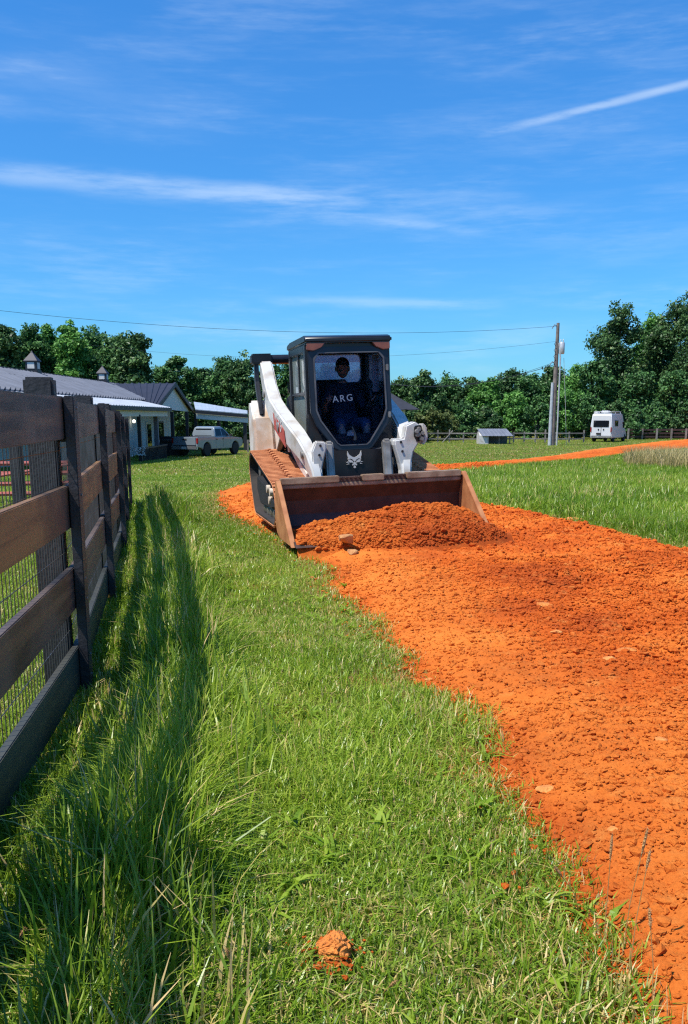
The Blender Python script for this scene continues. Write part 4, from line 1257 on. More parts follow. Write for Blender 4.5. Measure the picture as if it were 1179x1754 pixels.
for x in (-.1, .1):
    B().lathe((dx * .86 + .40 + x, -.02, hh * .80 + .47), [(0, 0), (.03, 0), (.05, .06), (.03, .12), (.05, .18), (0, .24)], 8).build('bushing', M['emblem'], tf)
B().tube([(dx, -.05, hh * .97), (dx - .3, -.1, hh * .985), (dx - .5, -.1, hh * .955)], .035, 8).build('insulator_bracket', M['pole'], UP)
B().tube([(dx * .75, -.05, hh * .66), (-.35 + dx * .8, -.1, hh * .69), (-.55 + dx * .8, -.1, hh * .66)], .035, 8).build('insulator_bracket', M['pole'], UP)
for k in range(4):
    z = hh * (.70 + .05 * k)
    B().tube([(dx * .8 - .1, -.12, z), (dx * .8 - .28, -.2, z - .18), (dx * .8 - .1, -.18, z - .42)], .02, 6).build('cable_loop', M['black_matte'], UP)
B().tube([(dx * .86 + .62, 0, hh * .72), (1.0 + dx * .3, .2, hh * .35), (1.35, .5, -.1)], .018, 6).build('guy_wire', M['galv'], UP)
top = Vector((pb.x + dx, YP, pz + hh * .975)); low = Vector((pb.x + dx * .6, YP, pz + hh * .67))


def wire(label, a, b, sag, r):
    pts = [a.lerp(b, t) - Vector((0, 0, sag * 4 * t * (1 - t))) for t in [k / 40 for k in range(41)]]
    return tag(MB().tube(pts, r, 6, cap=True).build('power_line', M['trim']), label, 'power line')


wire('thin power line crossing the sky from above the house roof to the pole top', at(-60, 525, 60), top, 1.0, .011)
wire('faint thin wire running behind the cab, just under the upper power line', at(150, 590, 92), Vector((top.x, YP, top.z - 1.2)), 1.3, .008)
wire('dark service cable sloping down from the pole to the dark-roofed house', low, at(655, 656, 90), .9, .024)
wire('second service cable just above the dark one, meeting the pole beside it', low + Vector((0, 0, .22)), at(650, 652, 90), 1.2, .014)

# ------------------------------------------------------------------ shed, far fences
def base(px, py, Y):
    p = at(px, py, Y); return Vector((p.x, Y, gzs(p.x, Y)))


p = base(845, 757, 82)
SH = thing('small_shed', 'low white shed with a grey roof beside the far wooden fence', 'shed', p)
B().box2((-1.35, -.9, -.1), (-.55, .9, .75)).prism([(-.9, .75), (.9, .75), (0, 1.2)], 0, -1.35, -.6).build('wall', M['white'], SH)
B().box2((-.55, .6, -.1), (1.35, .9, .75)).build('wall', M['greywood'], SH)
for x in (.35, 1.28):
    B().box2((x, -.85, -.1), (x + .09, -.76, .72)).build('post', M['greywood'], SH)
rb = B(); ribbed(rb, (-1.45, 0, 1.32), (1.15, 0, 1.32), (-1.1, -1.1, .72), (1.6, -1.1, .72), .3, .02, .05); ribbed(rb, (1.15, 0, 1.32), (-1.45, 0, 1.32), (1.6, 1.1, .72), (-1.1, 1.1, .72), .3, .02, .05)
rb.build('roof', M['roof_grey'], SH)
M['palewood'] = mat('pale_wood', (.24, .225, .2), (.14, .13, .11), rough=.85, scale=5)
FF = thing('pasture_fence', 'weathered post and rail fence running along the far field in front of the woods', 'fence', base(830, 757, 86))
def far(mb, name, m):
    mb.V = [(x - FF.location.x, y - FF.location.y, z - FF.location.z) for x, y, z in mb.V]
    return mb.build(name, m, FF)


prev = None
for i, px in enumerate((716, 750, 770, 794, 818, 842, 866, 880, 898, 917, 934, 952, 975, 1000)):
    q = base(px, 757, 86 + .4 * math.sin(i)); h = (1.0, 1.15, 1.2, .95)[i % 4]
    far(B().box2((q.x - .06, q.y - .06, q.z - .2), (q.x + .06, q.y + .06, q.z + h)), 'post', M['palewood'])
    if prev is not None:
        for z in (.35, .85):
            b_ = B(); bar(b_, prev + Vector((0, -.08, z)), q + Vector((0, -.08, z)), .04, .12); far(b_, 'rail', M['greywood'] if i % 3 else M['palewood'])
    if i in (2,):
        b_ = B(); b_.tube([q + Vector((-.75, -.1, -.1)), q + Vector((.3, -.1, 1.1))], .05, 6); far(b_, 'brace', M['palewood'])
    prev = q
F2 = thing('board_fence', 'dark weathered board fence beside the camper van under the tall trees', 'fence', base(1130, 752, 97))
prev = None
for i, px in enumerate((1076, 1100, 1125, 1150, 1175, 1200, 1230)):
    q = base(px, 752, 97); l = q - F2.location
    B().box2((l.x - .08, l.y - .08, -.2), (l.x + .08, l.y + .08, 1.15)).build('post', M['palewood'] if i % 2 == 0 else M['greywood'], F2)
    if prev is not None:
        for z in (.3, .65, 1.0):
            b_ = B(); bar(b_, prev + Vector((0, .1, z)), l + Vector((0, .1, z)), .04, .18); b_.build('plank', M['door_brown'], F2)
    prev = l
q = base(420, 772, 63); 
G3 = thing('low_gate', 'short grey wooden gate beside the far porch post behind the loader tracks', 'gate', q)
for x in (.2, 1.3): B().box2((x - .06, -.06, -.1), (x + .06, .06, .85)).build('post', M['greywood'], G3)
for z in (.35, .7): B().box2((.26, -.03, z), (1.24, .03, z + .12)).build('rail', M['palewood'], G3)

# ------------------------------------------------------------------ trees
M['bark'] = mat('bark', (.085, .07, .055), (.05, .042, .035), rough=.9, scale=6, bump=.4)
LG = {
    'oak': leafy('oak_leaves', [(.0, (0.031, 0.082, 0.027)), (.5, (0.068, 0.169, 0.046)), (.85, (0.125, 0.262, 0.068)), (1, (0.227, 0.363, 0.136))], .22, .02, .5),
    'bright': leafy('bright_leaves', [(.0, (0.055, 0.141, 0.027)), (.5, (0.109, 0.272, 0.050)), (.85, (0.194, 0.409, 0.081)), (1, (0.295, 0.500, 0.136))], .28, .02, .5),
    'dark': leafy('dark_leaves', [(.0, (0.025, 0.058, 0.020)), (.5, (0.056, 0.124, 0.038)), (.85, (0.114, 0.210, 0.062)), (1, (0.314, 0.394, 0.170))], .15, .02, .42),
    'olive': leafy('olive_leaves', [(.0, (0.067, 0.097, 0.028)), (.5, (0.125, 0.164, 0.047)), (1, (0.212, 0.241, 0.077))], .25, .02, .5),
}


def leaf_cloud(C, S, n_per, size, spread):
    """leaf quads round clump centres C (n,3) with clump radii S (n,)"""
    n = len(C) * n_per
    c = np.repeat(C, n_per, 0); s = np.repeat(S, n_per)
    d = rng.normal(0, 1, (n, 3)); d /= np.linalg.norm(d, axis=1)[:, None]
    r = s * rng.random(n) ** .5 * spread
    p = c + d * r[:, None] * np.array([1, 1, .75])
    nr = d * .7 + rng.normal(0, .6, (n, 3)) + np.array([0, 0, .45]); nr /= np.linalg.norm(nr, axis=1)[:, None]
    u = np.cross(nr, rng.normal(0, 1, (n, 3))); u /= np.linalg.norm(u, axis=1)[:, None]; w = np.cross(nr, u)
    sz = size * (.6 + .8 * rng.random(n))
    u *= sz[:, None]; w *= (sz * .62)[:, None]
    V = np.stack([p - u, p - w + u * .1, p + u, p + w + u * .1], 1).reshape(-1, 3)
    return V, np.arange(n * 4).reshape(-1, 4)


def crown(h0, h1, wid, dep, seed, n_lobe, n_clump, n_per, size, cone=0.):
    r_ = np.random.default_rng(seed)
    C = []; S = []; LB = []
    for k in range(n_lobe):
        t = (k + r_.random()) / n_lobe
        env = math.sin(math.pi * (.12 + .80 * t)) ** .7 * (1 - cone * t)
        a = r_.random() * 6.283 + k * 2.4
        rr = (.25 + .55 * r_.random()) * env
        lc = np.array([math.cos(a) * rr * wid / 2, math.sin(a) * rr * dep / 2, h0 + (h1 - h0) * (.10 + .80 * t)])
        lr = (.16 + .11 * r_.random()) * min(wid, (h1 - h0)) * (1.05 - .25 * t)
        lc[2] = min(lc[2], h1 - lr * .85)
        if k == n_lobe - 1:
            lc = np.array([lc[0] * .35, lc[1] * .35, h1 - lr * .85])
        LB.append((lc, lr))
        m = max(5, int(n_clump / n_lobe))
        d = r_.normal(0, 1, (m, 3)); d[:, 2] = d[:, 2] * .9 + .15; d /= np.linalg.norm(d, axis=1)[:, None]
        q = lc + d * lr * (.40 + .78 * r_.random((m, 1)) ** 1.3)
        C.append(q); S.append(lr * (.28 + .22 * r_.random(m)))
    C = np.concatenate(C); S = np.concatenate(S)
    k = C[:, 2] > .15
    V, Q = leaf_cloud(C[k], S[k], n_per, size, 1.4)
    tint = np.clip(np.repeat(np.repeat(r_.normal(.42, .16, k.sum()), n_per) + rng.normal(0, .19, k.sum() * n_per), 4), 0, 1)
    return V, Q, tint, LB


def tree(label, px, top, Y, wid, kind, seed, n=9000, low=.12, group='trees of the far woods', name='tree', cone=.25, size=.2, cat='tree', lobes=13):
    b = base(px, 757, Y); tp = at(px, top, Y); h = tp.z - b.z
    T = thing(name, label, cat, b, group=group)
    n_per = 46; V, Q, t, LB = crown(h * low, h, wid, wid * .9, seed, lobes, n / n_per, n_per, size, cone)
    c = npmesh('crown' if cat == 'tree' else 'foliage', V, Q, LG[kind], t); c.parent = T
    if cat == 'tree':
        r_ = random.Random(seed); lean = Vector((r_.uniform(-.4, .4), r_.uniform(-.4, .4), 0))
        b_ = B().tube([(0, 0, -.3), lean * .4 + Vector((0, 0, h * .3)), lean + Vector((0, 0, h * .82))], [h * .026, h * .019, h * .005], 9)
        for lc, lr in LB[::2]:
            z0 = max(h * .12, min(lc[2] * .7, h * .7)); s_ = lean * (z0 / (h * .82)) + Vector((0, 0, z0)); e_ = Vector(lc)
            b_.tube([s_, s_.lerp(e_, .5) + Vector((0, 0, .15)), e_], [h * .010, h * .007, h * .003], 6)
        b_.build('trunk', M['bark'], T, smooth=True)
    else:
        b_ = B(); r_ = random.Random(seed)
        for k in range(5):
            b_.tube([(0, 0, -.1), (r_.uniform(-.4, .4), r_.uniform(-.4, .4), h * .35), (r_.uniform(-.9, .9), r_.uniform(-.9, .9), h * .7)], [.05, .035, .015], 5)
        b_.build('stem', M['bark'], T)
    return T


TREES = [
    (-25, 552, 96, 7.5, 'oak', 'tall oak-green tree cut by the picture edge, farthest along the house roof'),
    (18, 556, 92, 5.6, 'dark', 'loose-crowned dark tree with sky showing through, standing over the near end of the house roof'),
    (62, 562, 96, 5.5, 'oak', 'mid green tree just behind the nearer cupola'),
    (98, 566, 100, 5.0, 'bright', 'lighter green tree between the two cupolas, nearer the first'),
    (130, 556, 94, 5.6, 'bright', 'brightest yellow-green tree, tallest between the two cupolas'),
    (168, 566, 99, 5.5, 'oak', 'full green tree just short of the farther cupola'),
    (208, 577, 95, 5.2, 'oak', 'rounded tree rising right behind the farther cupola'),
    (243, 573, 93, 5.4, 'dark', 'tall dark tree at the end of the left row, next to the gap of sky'),
    (282, 630, 106, 5.0, 'oak', 'low tree in the sky gap above the porch gable'),
    (312, 615, 101, 5.5, 'oak', 'broad tree standing directly over the peak of the porch gable'),
    (352, 632, 108, 5.5, 'dark', 'dim tree above the white carport roof'),
    (388, 617, 102, 5.4, 'oak', 'bushy tree above the outer end of the carport roof'),
    (420, 612, 99, 5.4, 'dark', 'dark tree just beside the raised loader arm'),
    (462, 628, 108, 6.0, 'oak', 'tree seen between the loader arm and the cab, arm side'),
    (498, 622, 105, 5.5, 'oak', 'tree half hidden behind the side windows of the cab'),
    (560, 630, 114, 8.0, 'oak', 'tree seen through the cab windows, behind the head of the operator'),
    (632, 632, 116, 8.0, 'dark', 'tree hidden behind the door side of the cab'),
    (688, 650, 118, 5.0, 'dark', 'small dark tree just beyond the dark-roofed far house'),
    (730, 642, 113, 5.2, 'dark', 'dark tree with a thin pointed top, first one clear of the far house'),
    (768, 648, 118, 5.5, 'oak', 'green tree above the olive bush'),
    (806, 650, 115, 5.5, 'dark', 'dark tree whose crown meets the service cables'),
    (838, 652, 112, 5.2, 'bright', 'lighter tree rising straight behind the small shed'),
    (872, 638, 117, 5.6, 'dark', 'dark tree a little taller than its row, between shed and pole'),
    (908, 644, 114, 5.6, 'oak', 'green tree just short of the utility pole'),
    (946, 630, 117, 5.6, 'dark', 'dark tree straight behind the utility pole'),
    (984, 628, 110, 5.8, 'bright', 'leafy green tree between the utility pole and the camper van'),
    (1016, 622, 106, 5.2, 'oak', 'shorter tree at the foot of the tall trees, over the camper van roof'),
    (1052, 527, 112, 7.6, 'dark', 'tall dark tree standing high above the camper van'),
    (1108, 542, 118, 7.0, 'bright', 'brighter green crown between the two tallest dark trees'),
    (1140, 520, 114, 7.2, 'dark', 'tall dark tree beside the brighter crown, second from the picture edge'),
    (1186, 494, 110, 8.0, 'dark', 'tallest dark tree, cut by the picture edge near the dry grass'),
    (1095, 640, 104, 6.5, 'oak', 'mid-height green tree in front of the tall ones, just past the camper van'),
    (1150, 640, 103, 7.5, 'oak', 'mid-height leafy tree under the tallest tree, above the dark board fence'),
]
for k, (px, top, Y, wid, kind, lb) in enumerate(TREES):
    tall = top < 600
    tree(lb, px, top - 2, Y, wid * 1.12, kind, 100 + k, n=24000 if tall else 15000, low=.10 if tall else .06, cone=.30 if tall else .2, size=.155, lobes=19 if tall else 12)
SHR = [
    (262, 690, 84, 4.6, 'oak', 'round green shrub beside the house end, seen behind the porch posts'), (330, 690, 88, 6, 'dark', 'dark shrub behind the carport wall'),
    (392, 690, 86, 5.2, 'oak', 'leafy shrub seen through the open carport behind the truck'), (430, 694, 84, 5, 'dark', 'dark shrub between the carport post and the loader'),
    (700, 702, 98, 5, 'dark', 'shrub behind the raised loader coupling'), (738, 700, 92, 4.6, 'olive', 'olive brown bush beside the far pasture fence'), (765, 706, 95, 4.2, 'olive', 'smaller olive bush just beyond the brace of the fence'),
    (795, 690, 98, 5.2, 'oak', 'green shrub left open between olive bush and shed'), (835, 698, 97, 5.4, 'dark', 'dark shrub directly behind the shed'), (880, 668, 100, 6.2, 'bright', 'big bright green bush between the shed and the pole'),
    (920, 690, 97, 5.2, 'oak', 'green shrub whose edge touches the utility pole'), (965, 668, 98, 6.2, 'bright', 'bright bush just past the conduit side of the pole'), (1000, 680, 98, 5.2, 'oak', 'green shrub beside the camper van'),
    (1050, 690, 100, 6, 'dark', 'dark shrub behind the camper van roof'), (1085, 700, 99, 4.8, 'oak', 'shrub at the front corner of the camper van'), (1120, 705, 101, 5.5, 'oak', 'shrub behind the first boards of the dark fence'), (1165, 700, 101, 6, 'dark', 'shrub behind the far end of the dark board fence'),
]
for k, (px, top, Y, wid, kind, lb) in enumerate(SHR):
    tree(lb, px, top, Y, wid, kind, 300 + k, n=8500, low=.0, group='shrubs at the edge of the woods', name='shrub', cone=.1, size=.125, cat='shrub', lobes=12)
# the wood that closes the view behind the single trees reads as one mass
C_ = []; S_ = []
for k in range(900):
    X = rng.uniform(-75, 95); Y = rng.uniform(122, 150)
    h = 4.6 + 1.8 * float(vnoise(np.array([X * .13]), np.array([Y * .1]), 9)[0]) + (3.5 if X > 36 or X < -38 else 0)
    C_.append((X, Y, -1.1 + h * rng.random() ** .8)); S_.append(1.5 + rng.random())
V, Q = leaf_cloud(np.array(C_), np.array(S_), 60, .34, 1.3)
tag(npmesh('far_wood', V, Q, LG['dark'], np.clip(np.repeat(rng.normal(.4, .2, len(V) // 4), 4), 0, 1)), kind='stuff')

# ------------------------------------------------------------------ grass
GRASS = leafy('grass_blades', [(.0, (0.075, 0.157, 0.011)), (.30, (0.172, 0.300, 0.019)), (.62, (0.328, 0.457, 0.035)), (.84, (0.492, 0.561, 0.094)), (.90, (0.626, 0.522, 0.163)), (1., (0.834, 0.599, 0.288))], .46, .035, .38)


def blades(x, y, z, h, w, lean, seg, tint, az=None):
    n = len(x)
    az = rng.random(n) * 6.283 if az is None else az
    s = np.linspace(0, 1, seg + 1)[None]
    dx = np.cos(az)[:, None]; dy = np.sin(az)[:, None]
    off = (h * lean)[:, None] * s ** 2
    up = h[:, None] * (s - .42 * np.minimum(lean, 1.5)[:, None] * s ** 2.4)
    wd = w[:, None] * np.array([1, .95, .8, .55, .12] if seg == 4 else ([1, .9, .6, .12] if seg == 3 else ([1, .8, .12] if seg == 2 else [1, .15])))[None] * .5
    tw = az + rng.normal(0, .5, n); wx = -np.sin(tw)[:, None] * wd; wy = np.cos(tw)[:, None] * wd
    cx = x[:, None] + dx * off; cy = y[:, None] + dy * off; cz = z[:, None] + up
    A = np.stack([cx - wx, cy - wy, cz], -1); Bv = np.stack([cx + wx, cy + wy, cz], -1)
    V = np.stack([A, Bv], 2).reshape(n, -1, 3)
    m = 2 * (seg + 1)
    f = np.array([(2 * i, 2 * i + 1, 2 * i + 3, 2 * i + 2) for i in range(seg)])
    Q = (f[None] + (np.arange(n) * m)[:, None, None]).reshape(-1, 4)
    return V.reshape(-1, 3), Q, np.repeat(tint, m)


def sample(y0, y1, dens, k=.42, m=.35):
    area = (y1 - y0) * (k * (y0 + y1) + 2 * m); n = int(area * dens)
    y = np.sqrt(y0 ** 2 + (y1 ** 2 - y0 ** 2) * rng.random(n)); x = (rng.random(n) * 2 - 1) * (k * y + m)
    return x, y


def grass_height(x, y):
    df = x - fence_x(y)
    tall = sstep(1.35, .55, df) * sstep(-.5, -.05, df) if False else (1 - sstep(.42, .9, df + .4 * (fbm(x * 1.5, y * 1.5, 71, 2) - .5))) * sstep(-.6, -.1, df) * (1 - sstep(14, 18, y))
    cl = fbm(x * 1.1, y * 1.1, 73, 3)
    h = .034 + .036 * cl + tall * (.08 + .19 * cl) * (.15 + .85 * sstep(.15, .5, df))
    h = h * (1 + .10 * np.exp(-((x - road_edges(y)[0] + .1) / .3) ** 2) * (y < 9))
    h = h + .035 * sstep(.60, .75, fbm(x * .9 + 40, y * .9, 75, 2)) * (y < 14)
    right = sstep(0, .6, x - road_edges(y)[1]) * (y > 6)
    h = h + right * (.09 + .06 * cl) * (1 - sstep(30, 60, y) * .5)
    corner = sstep(.25, .8, x + .25 * (2.4 - y)) * (1 - sstep(2.0, 2.35, y)) * (x < road_edges(y)[0] + .1)
    return h + corner * .02


def keep_grass(x, y, p_edge=.22):
    xl, xr = road_edges(y)
    d = np.minimum(x - xl, xr - x)          # > 0 inside the road
    nz = fbm(x * 3.2, y * 3.2, 81, 3) - .5
    patch = sstep(.60, .70, fbm(x * 2.2 + 9, y * 2.2, 83, 3)) * (d > -.55)
    pr = 1 - sstep(-.10, .14, d + nz * .30)
    pr = np.maximum(pr, .012 * (d < .5) * sstep(.45, .7, nz + .5))
    pr = pr * (1 - .35 * patch)
    pr = pr * (np.hypot(x + .037, y - 2.04) > .055)
    return rng.random(len(x)) < pr


def make_grass(name, zones, heightf, keepf, extra_dry=0.):
    VS, QS, TS = [], [], []; o = 0
    for (y0, y1, dens, wid, seg, lean, hm) in zones:
        x, y = sample(y0, y1, dens)
        k = keepf(x, y); x, y = x[k], y[k]; n = len(x)
        h = heightf(x, y) * (.55 + .8 * rng.random(n)) * hm
        w = wid * (.6 + 0.8 * rng.random(n)) * (.7 + .3 * np.clip(h / .12, .5, 1.4))
        ln = np.clip(rng.gamma(2.0, .30, n) * lean, .05, 1.7)
        patch = fbm(x * .55, y * .55, 91, 3)
        t = .43 + .55 * (patch - .5) + rng.normal(0, .15, n)
        dry = rng.random(n) < (.06 + .16 * sstep(.54, .70, fbm(x * .7 + 5, y * .7, 93, 3)) + .16 * np.exp(-((x - road_edges(y)[0] + .05) / .25) ** 2)) * (1 + extra_dry)
        t = np.where(dry, .86 + .14 * rng.random(n), np.clip(t, 0, .85))
        V, Q, T = blades(x, y, gz(x, y) - .005, h, w, ln, seg, t)
        VS.append(V); QS.append(Q + o); TS.append(T); o += len(V)
    g = npmesh(name, np.concatenate(VS), np.concatenate(QS), GRASS, np.concatenate(TS))
    return tag(g, kind='stuff')


Z = [(1.35, 3.2, 14500, .0062, 4, 1.0, 1.), (3.2, 6, 7600, .0064, 3, 1.0, 1.), (6, 12, 2900, .0078, 3, 1.0, 1.), (12, 26, 800, .013, 2, .9, 1.05), (26, 52, 130, .030, 1, .7, 1.1), (52, 104, 42, .055, 1, .6, 1.2)]
make_grass('grass', Z, grass_height, keep_grass)


# long stems and broad leaves in the unmown strip beside the fence
def strip_keep(x, y):
    df = x - fence_x(y)
    return keep_grass(x, y) & (df > .02) & (np.hypot(x + .04, y - 1.95) > .16) & (rng.random(len(x)) < (1 - sstep(.48, .85, df + .3 * (fbm(x * 1.2, y * 1.2, 94, 2) - .5))) * (.55 + .45 * (fbm(x * 1.7, y * 1.7, 95, 2) > .45)))


make_grass('tall_grass', [(1.2, 3.2, 3600, .0080, 4, .55, 1.0), (3.2, 6.5, 3300, .0090, 4, .55, 1.0), (6.5, 14.5, 1700, .011, 3, .55, 1.0)],
           lambda x, y: (.15 + .24 * fbm(x * 1.3, y * 1.3, 97, 2)) * (.35 + .65 * sstep(.10, .40, x - fence_x(y))), strip_keep, .4)


# low broad-leaved weeds in the lawn
VS, QS, TS = [], [], []; o = 0
for (y0, y1, dens) in ((1.4, 4, 26), (4, 9, 10)):
    wx, wy = sample(y0, y1, dens); k = keep_grass(wx, wy) & (wx > fence_x(wy) + .05); wx, wy = wx[k], wy[k]
    c = rng.integers(5, 10, len(wx)); wx = np.repeat(wx, c); wy = np.repeat(wy, c); n = len(wx)
    V, Q, T = blades(wx + rng.normal(0, .012, n), wy + rng.normal(0, .012, n), gz(wx, wy), .05 + .05 * rng.random(n), .012 + .012 * rng.random(n), .8 + .7 * rng.random(n), 3, np.clip(rng.normal(.50, .12, n), 0, .84))
    VS.append(V); QS.append(Q + o); TS.append(T); o += len(V)
tag(npmesh('broad_leaved_weeds', np.concatenate(VS), np.concatenate(QS), GRASS, np.concatenate(TS)), kind='stuff')


# straw coloured tall grass by the far road
def dry_keep(x, y):
    return ((x - 13.9) / 2.7) ** 2 + ((y - 34) / 8.5) ** 2 < .6 + .8 * fbm(x * .6, y * .6, 99, 3)


x, y = 8 + 9 * rng.random(26000), 24 + 20 * rng.random(26000)
k = dry_keep(x, y) & keep_grass(x, y); x, y = x[k], y[k]; n = len(x)
V, Q, T = blades(x, y, gz(x, y), .50 + .50 * rng.random(n), .012 + .010 * rng.random(n), .2 + .3 * rng.random(n), 2, .80 + .2 * rng.random(n))
tag(npmesh('dry_grass', V, Q, leafy('straw_blades', [(.0, (.22, .22, .06)), (.5, (.46, .37, .15)), (1, (.60, .47, .24))], .35, .02, .5), rng.random(len(V) // 6).repeat(6)), kind='stuff')

# seed stalks in the foreground
M['stalk'] = mat('dry_stalk', (.50, .26, .09), (.36, .22, .07), rough=.8)
M['seed'] = mat('seed_head', (.62, .36, .15), (.48, .26, .10), rough=.9, scale=40, bump=.8, bscale=200)


def stalk(label, foot, head_px, Yh, ln=.07, group=None):
    f = Vector((foot[0], foot[1], gzs(*foot))); t = at(*head_px, Yh)
    S_ = thing('seed_stalk', label, 'grass stalk', f, group=group)
    e = t - f; mid = e * .5 + Vector((-e.x * .18, 0, e.z * .06))
    MB().tube([(0, 0, 0), mid, e], [.0014, .0012, .0010], 5).build('stem', M['stalk'], S_)
    d = (e - mid).normalized(); b_ = MB(); r_ = random.Random(int(head_px[0]))
    b_.tube([e - d * ln * .1, e + d * ln * .3, e + d * ln * .8, e + d * ln], [.0014, .0036, .003, .0008], 7)
    for k in range(60):
        s_ = r_.random(); c = e + d * ln * s_; v = (Vector((r_.gauss(0, 1), r_.gauss(0, 1), r_.gauss(0, 1))).normalized() + d * .9).normalized()
        b_.tube([c, c + v * .007], [.0006, .0003], 3, cap=False)
    b_.build('seed_head', M['seed'], S_)


gq = lambda px, Y: (at(px, 1700, Y).x, Y)
stalk('leaning seed stalk, tallest against the dirt near the corner of the grass', gq(1060, 2.03), (1100, 1462), 2.0)
stalk('upright reddish seed stalk beside the taller leaning one', gq(1028, 2.1), (1046, 1470), 2.08)
stalk('short seed stalk bending away from the pair on the dirt edge', gq(1075, 1.98), (1108, 1488), 1.96, .05)
stalk('seed stalk at the outermost corner of the grass beside the dirt', gq(1120, 1.85), (1115, 1590), 1.85, .05)
stalk('green seed stalk standing in the lawn below the orange clod', gq(655, 1.9), (668, 1690), 1.85, .05)
stalk('pale seed stalk standing in shade of the fence', gq(405, 1.9), (392, 1640), 1.85, .03)
stalk('thick tan seed head near the foot of the fence plank', gq(22, 2.0), (33, 1608), 1.95, .05)
stalk('thin bent stalk in the middle of the dirt edge grass', gq(985, 2.25), (962, 1500), 2.22, .04)

# ------------------------------------------------------------------ sun, sky, camera
SUN_AZ, SUN_EL = R(236), R(60.5)
sd = Vector((math.sin(SUN_AZ) * math.cos(SUN_EL), math.cos(SUN_AZ) * math.cos(SUN_EL), math.sin(SUN_EL)))
sl = bpy.data.lights.new('sun', 'SUN'); sl.energy = 4.0; sl.angle = R(.5); sl.color = (1, .95, .87)
so = bpy.data.objects.new('sun', sl); COL.objects.link(so); so.rotation_euler = (-sd).to_track_quat('-Z', 'Y').to_euler(); so.location = (-20, -20, 40)

w = bpy.data.worlds.new('World'); SC.world = w; w.use_nodes = True
nt = w.node_tree; bg = nt.nodes['Background']; bg.inputs['Strength'].default_value = .12
sky = nt.nodes.new('ShaderNodeTexSky'); sky.sky_type = 'NISHITA'; sky.sun_disc = False
sky.sun_elevation = SUN_EL; sky.sun_rotation = SUN_AZ; sky.air_density = 1.0; sky.dust_density = .35; sky.ozone_density = 2.5
tc = nt.nodes.new('ShaderNodeTexCoord')


def mth(op, a, b=None, c=None, clamp=False):
    n = nt.nodes.new('ShaderNodeMath'); n.operation = op; n.use_clamp = clamp
    for i, v in enumerate((a, b, c)):
        if v is None: continue
        if isinstance(v, (int, float)): n.inputs[i].default_value = v
        else: nt.links.new(v, n.inputs[i])
    return n.outputs[0]


def dotn(vec):
    n = nt.nodes.new('ShaderNodeVectorMath'); n.operation = 'DOT_PRODUCT'; n.inputs[1].default_value = vec
    nt.links.new(tc.outputs['Generated'], n.inputs[0]); return n.outputs['Value']


def smooth(v, a, b):
    n = nt.nodes.new('ShaderNodeMapRange'); n.interpolation_type = 'SMOOTHSTEP'; n.inputs['From Min'].default_value = a; n.inputs['From Max'].default_value = b
    nt.links.new(v, n.inputs['Value']); return n.outputs['Result']


def skydir(px, py):
    return (at(px, py, 1.0) - Vector((0, 0, CAMZ))).normalized()


def wisp_noise(scale, stretch_dir, amount, detail=6):
    """noise stretched along one direction of the sky"""
    n = nt.nodes.new('ShaderNodeTexNoise'); n.inputs['Scale'].default_value = scale; n.inputs['Detail'].default_value = detail; n.inputs['Roughness'].default_value = .62
    mp = nt.nodes.new('ShaderNodeMapping'); mp.inputs['Rotation'].default_value = stretch_dir; mp.inputs['Scale'].default_value = amount
    nt.links.new(tc.outputs['Generated'], mp.inputs['Vector']); nt.links.new(mp.outputs[0], n.inputs['Vector'])
    return n.outputs['Fac']


warp = wisp_noise(5, (0, 0, 0), (1, 1, 3), 3)
fine = wisp_noise(9, (0, R(8), 0), (1.0, 1.0, 7.0))
fine2 = wisp_noise(22, (0, R(-14), 0), (1.0, 1.0, 5.0))
soft = wisp_noise(3.2, (0, R(6), 0), (1.0, 1.0, 6.0))


def streak(p0, p1, width, strength, wob=.02, soft_end=.06, tex=None, lo=.35, hi=.7):
    a, b = skydir(*p0), skydir(*p1); n = a.cross(b).normalized(); t = (b - a).normalized()
    d = mth('ADD', dotn(n), mth('MULTIPLY', mth('SUBTRACT', warp, .5), wob))
    across = mth('SUBTRACT', 1.0, smooth(mth('ABSOLUTE', d), width * .1, width))
    u = dotn(t); ua, ub = a.dot(t), b.dot(t)
    along = mth('MULTIPLY', smooth(u, ua - soft_end, ua + soft_end), mth('SUBTRACT', 1.0, smooth(u, ub - soft_end, ub + soft_end)))
    x_ = smooth(tex if tex is not None else fine, lo, hi)
    return mth('MULTIPLY', mth('MULTIPLY', across, along), mth('MULTIPLY', x_, strength))


parts = [
    streak((-60, 285), (540, 352), .017, .55, .014, .05, fine, .25, .65),
    streak((480, 345), (1010, 385), .030, .34, .02, .06, fine, .3, .7),
    streak((620, 375), (800, 395), .006, .30, .008, .03, fine2, .3, .6),
    streak((890, 215), (1300, 112), .0052, .62, .003, .075, fine2, .2, .6),
    streak((760, 245), (1120, 190), .035, .13, .02, .08, fine2, .3, .7),
    streak((480, 515), (840, 522), .0075, .36, .006, .03, fine, .25, .6),
    streak((270, 520), (410, 520), .006, .2, .006, .02, fine, .3, .6),
    streak((250, 560), (520, 585), .016, .30, .01, .05, fine, .3, .7),
    streak((740, 600), (960, 572), .020, .30, .015, .04, fine, .3, .65),
    streak((-80, 190), (320, 150), .07, .20, .06, .1, soft, .35, .7),
    streak((760, 80), (1250, 30), .05, .16, .05, .1, fine, .4, .75),
    streak((950, 480), (1250, 440), .05, .12, .03, .08, fine, .35, .7),
]
veil = mth('MULTIPLY', mth('MULTIPLY', smooth(fine, .42, .75), smooth(soft, .38, .70)), .30)
veil2 = mth('MULTIPLY', mth('MULTIPLY', smooth(wisp_noise(14, (0, R(10), 0), (.5, .5, 5.0)), .45, .8), smooth(wisp_noise(2.2, (0, 0, 0), (1, 1, 3)), .42, .66)), .22)
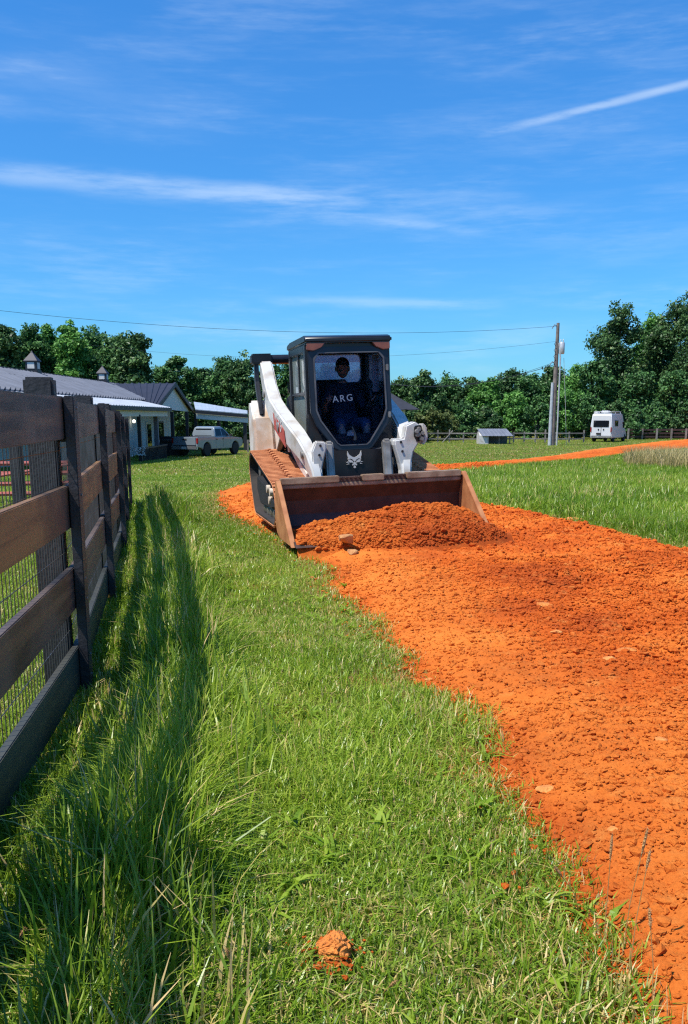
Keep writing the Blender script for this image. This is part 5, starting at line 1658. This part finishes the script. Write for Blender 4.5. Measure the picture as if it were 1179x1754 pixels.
parts += [veil, veil2]
tot = parts[0]
for p_ in parts[1:]:
    tot = mth('ADD', tot, p_)
tot = mth('MULTIPLY', mth('MINIMUM', tot, .8), .50)
hs = nt.nodes.new('ShaderNodeHueSaturation'); hs.inputs['Saturation'].default_value = 1.05; hs.inputs['Value'].default_value = 1.0; hs.inputs['Hue'].default_value = .5
sep = nt.nodes.new('ShaderNodeSeparateXYZ'); nt.links.new(tc.outputs['Generated'], sep.inputs[0])
cr = nt.nodes.new('ShaderNodeValToRGB')
for e, (q_, c_) in zip(cr.color_ramp.elements, ((.0, (.245, .515, .755)), (.5, (.36, .705, 1.05)))):
    e.position = q_; e.color = (*c_, 1)
nt.links.new(sep.outputs['Z'], cr.inputs['Fac'])
ml = nt.nodes.new('ShaderNodeMix'); ml.data_type = 'RGBA'; ml.blend_type = 'MULTIPLY'; ml.inputs[0].default_value = 1
nt.links.new(sky.outputs[0], ml.inputs[6]); nt.links.new(cr.outputs[0], ml.inputs[7])
nt.links.new(ml.outputs[2], hs.inputs['Color'])
mx = nt.nodes.new('ShaderNodeMix'); mx.data_type = 'RGBA'; mx.inputs[7].default_value = (4.3, 5.05, 5.8, 1)
nt.links.new(tot, mx.inputs[0]); nt.links.new(hs.outputs[0], mx.inputs[6])
nt.links.new(mx.outputs[2], bg.inputs['Color'])

cd = bpy.data.cameras.new('camera'); cam = bpy.data.objects.new('camera', cd); COL.objects.link(cam)
cam.location = (0, 0, CAMZ); cam.rotation_euler = (R(90) - TH, 0, 0)
cd.sensor_fit = 'HORIZONTAL'; cd.sensor_width = 36; cd.lens = 36 * F / W0
# the photograph is the upper part of a taller frame: the optical axis lies below its middle
cd.shift_y = (PYC - H0 / 2) / max(W0, H0) if False else (PYC - H0 / 2) / W0
cd.clip_start = .05; cd.clip_end = 3000
SC.camera = cam
SC.view_settings.view_transform = 'Standard'; SC.view_settings.look = 'None'; SC.view_settings.gamma = 1; SC.view_settings.exposure = .74
SC.view_settings.use_curve_mapping = False
SC.cycles.use_denoising = False; SC.cycles.use_adaptive_sampling = False; SC.cycles.caustics_reflective = False; SC.cycles.caustics_refractive = False; SC.cycles.sample_clamp_indirect = 3; SC.cycles.pixel_filter_type = 'BLACKMAN_HARRIS'; SC.cycles.filter_width = 1.25
SC.cycles.transparent_max_bounces = 12; SC.cycles.max_bounces = 8
SC.render.resolution_x, SC.render.resolution_y = 688, 1024
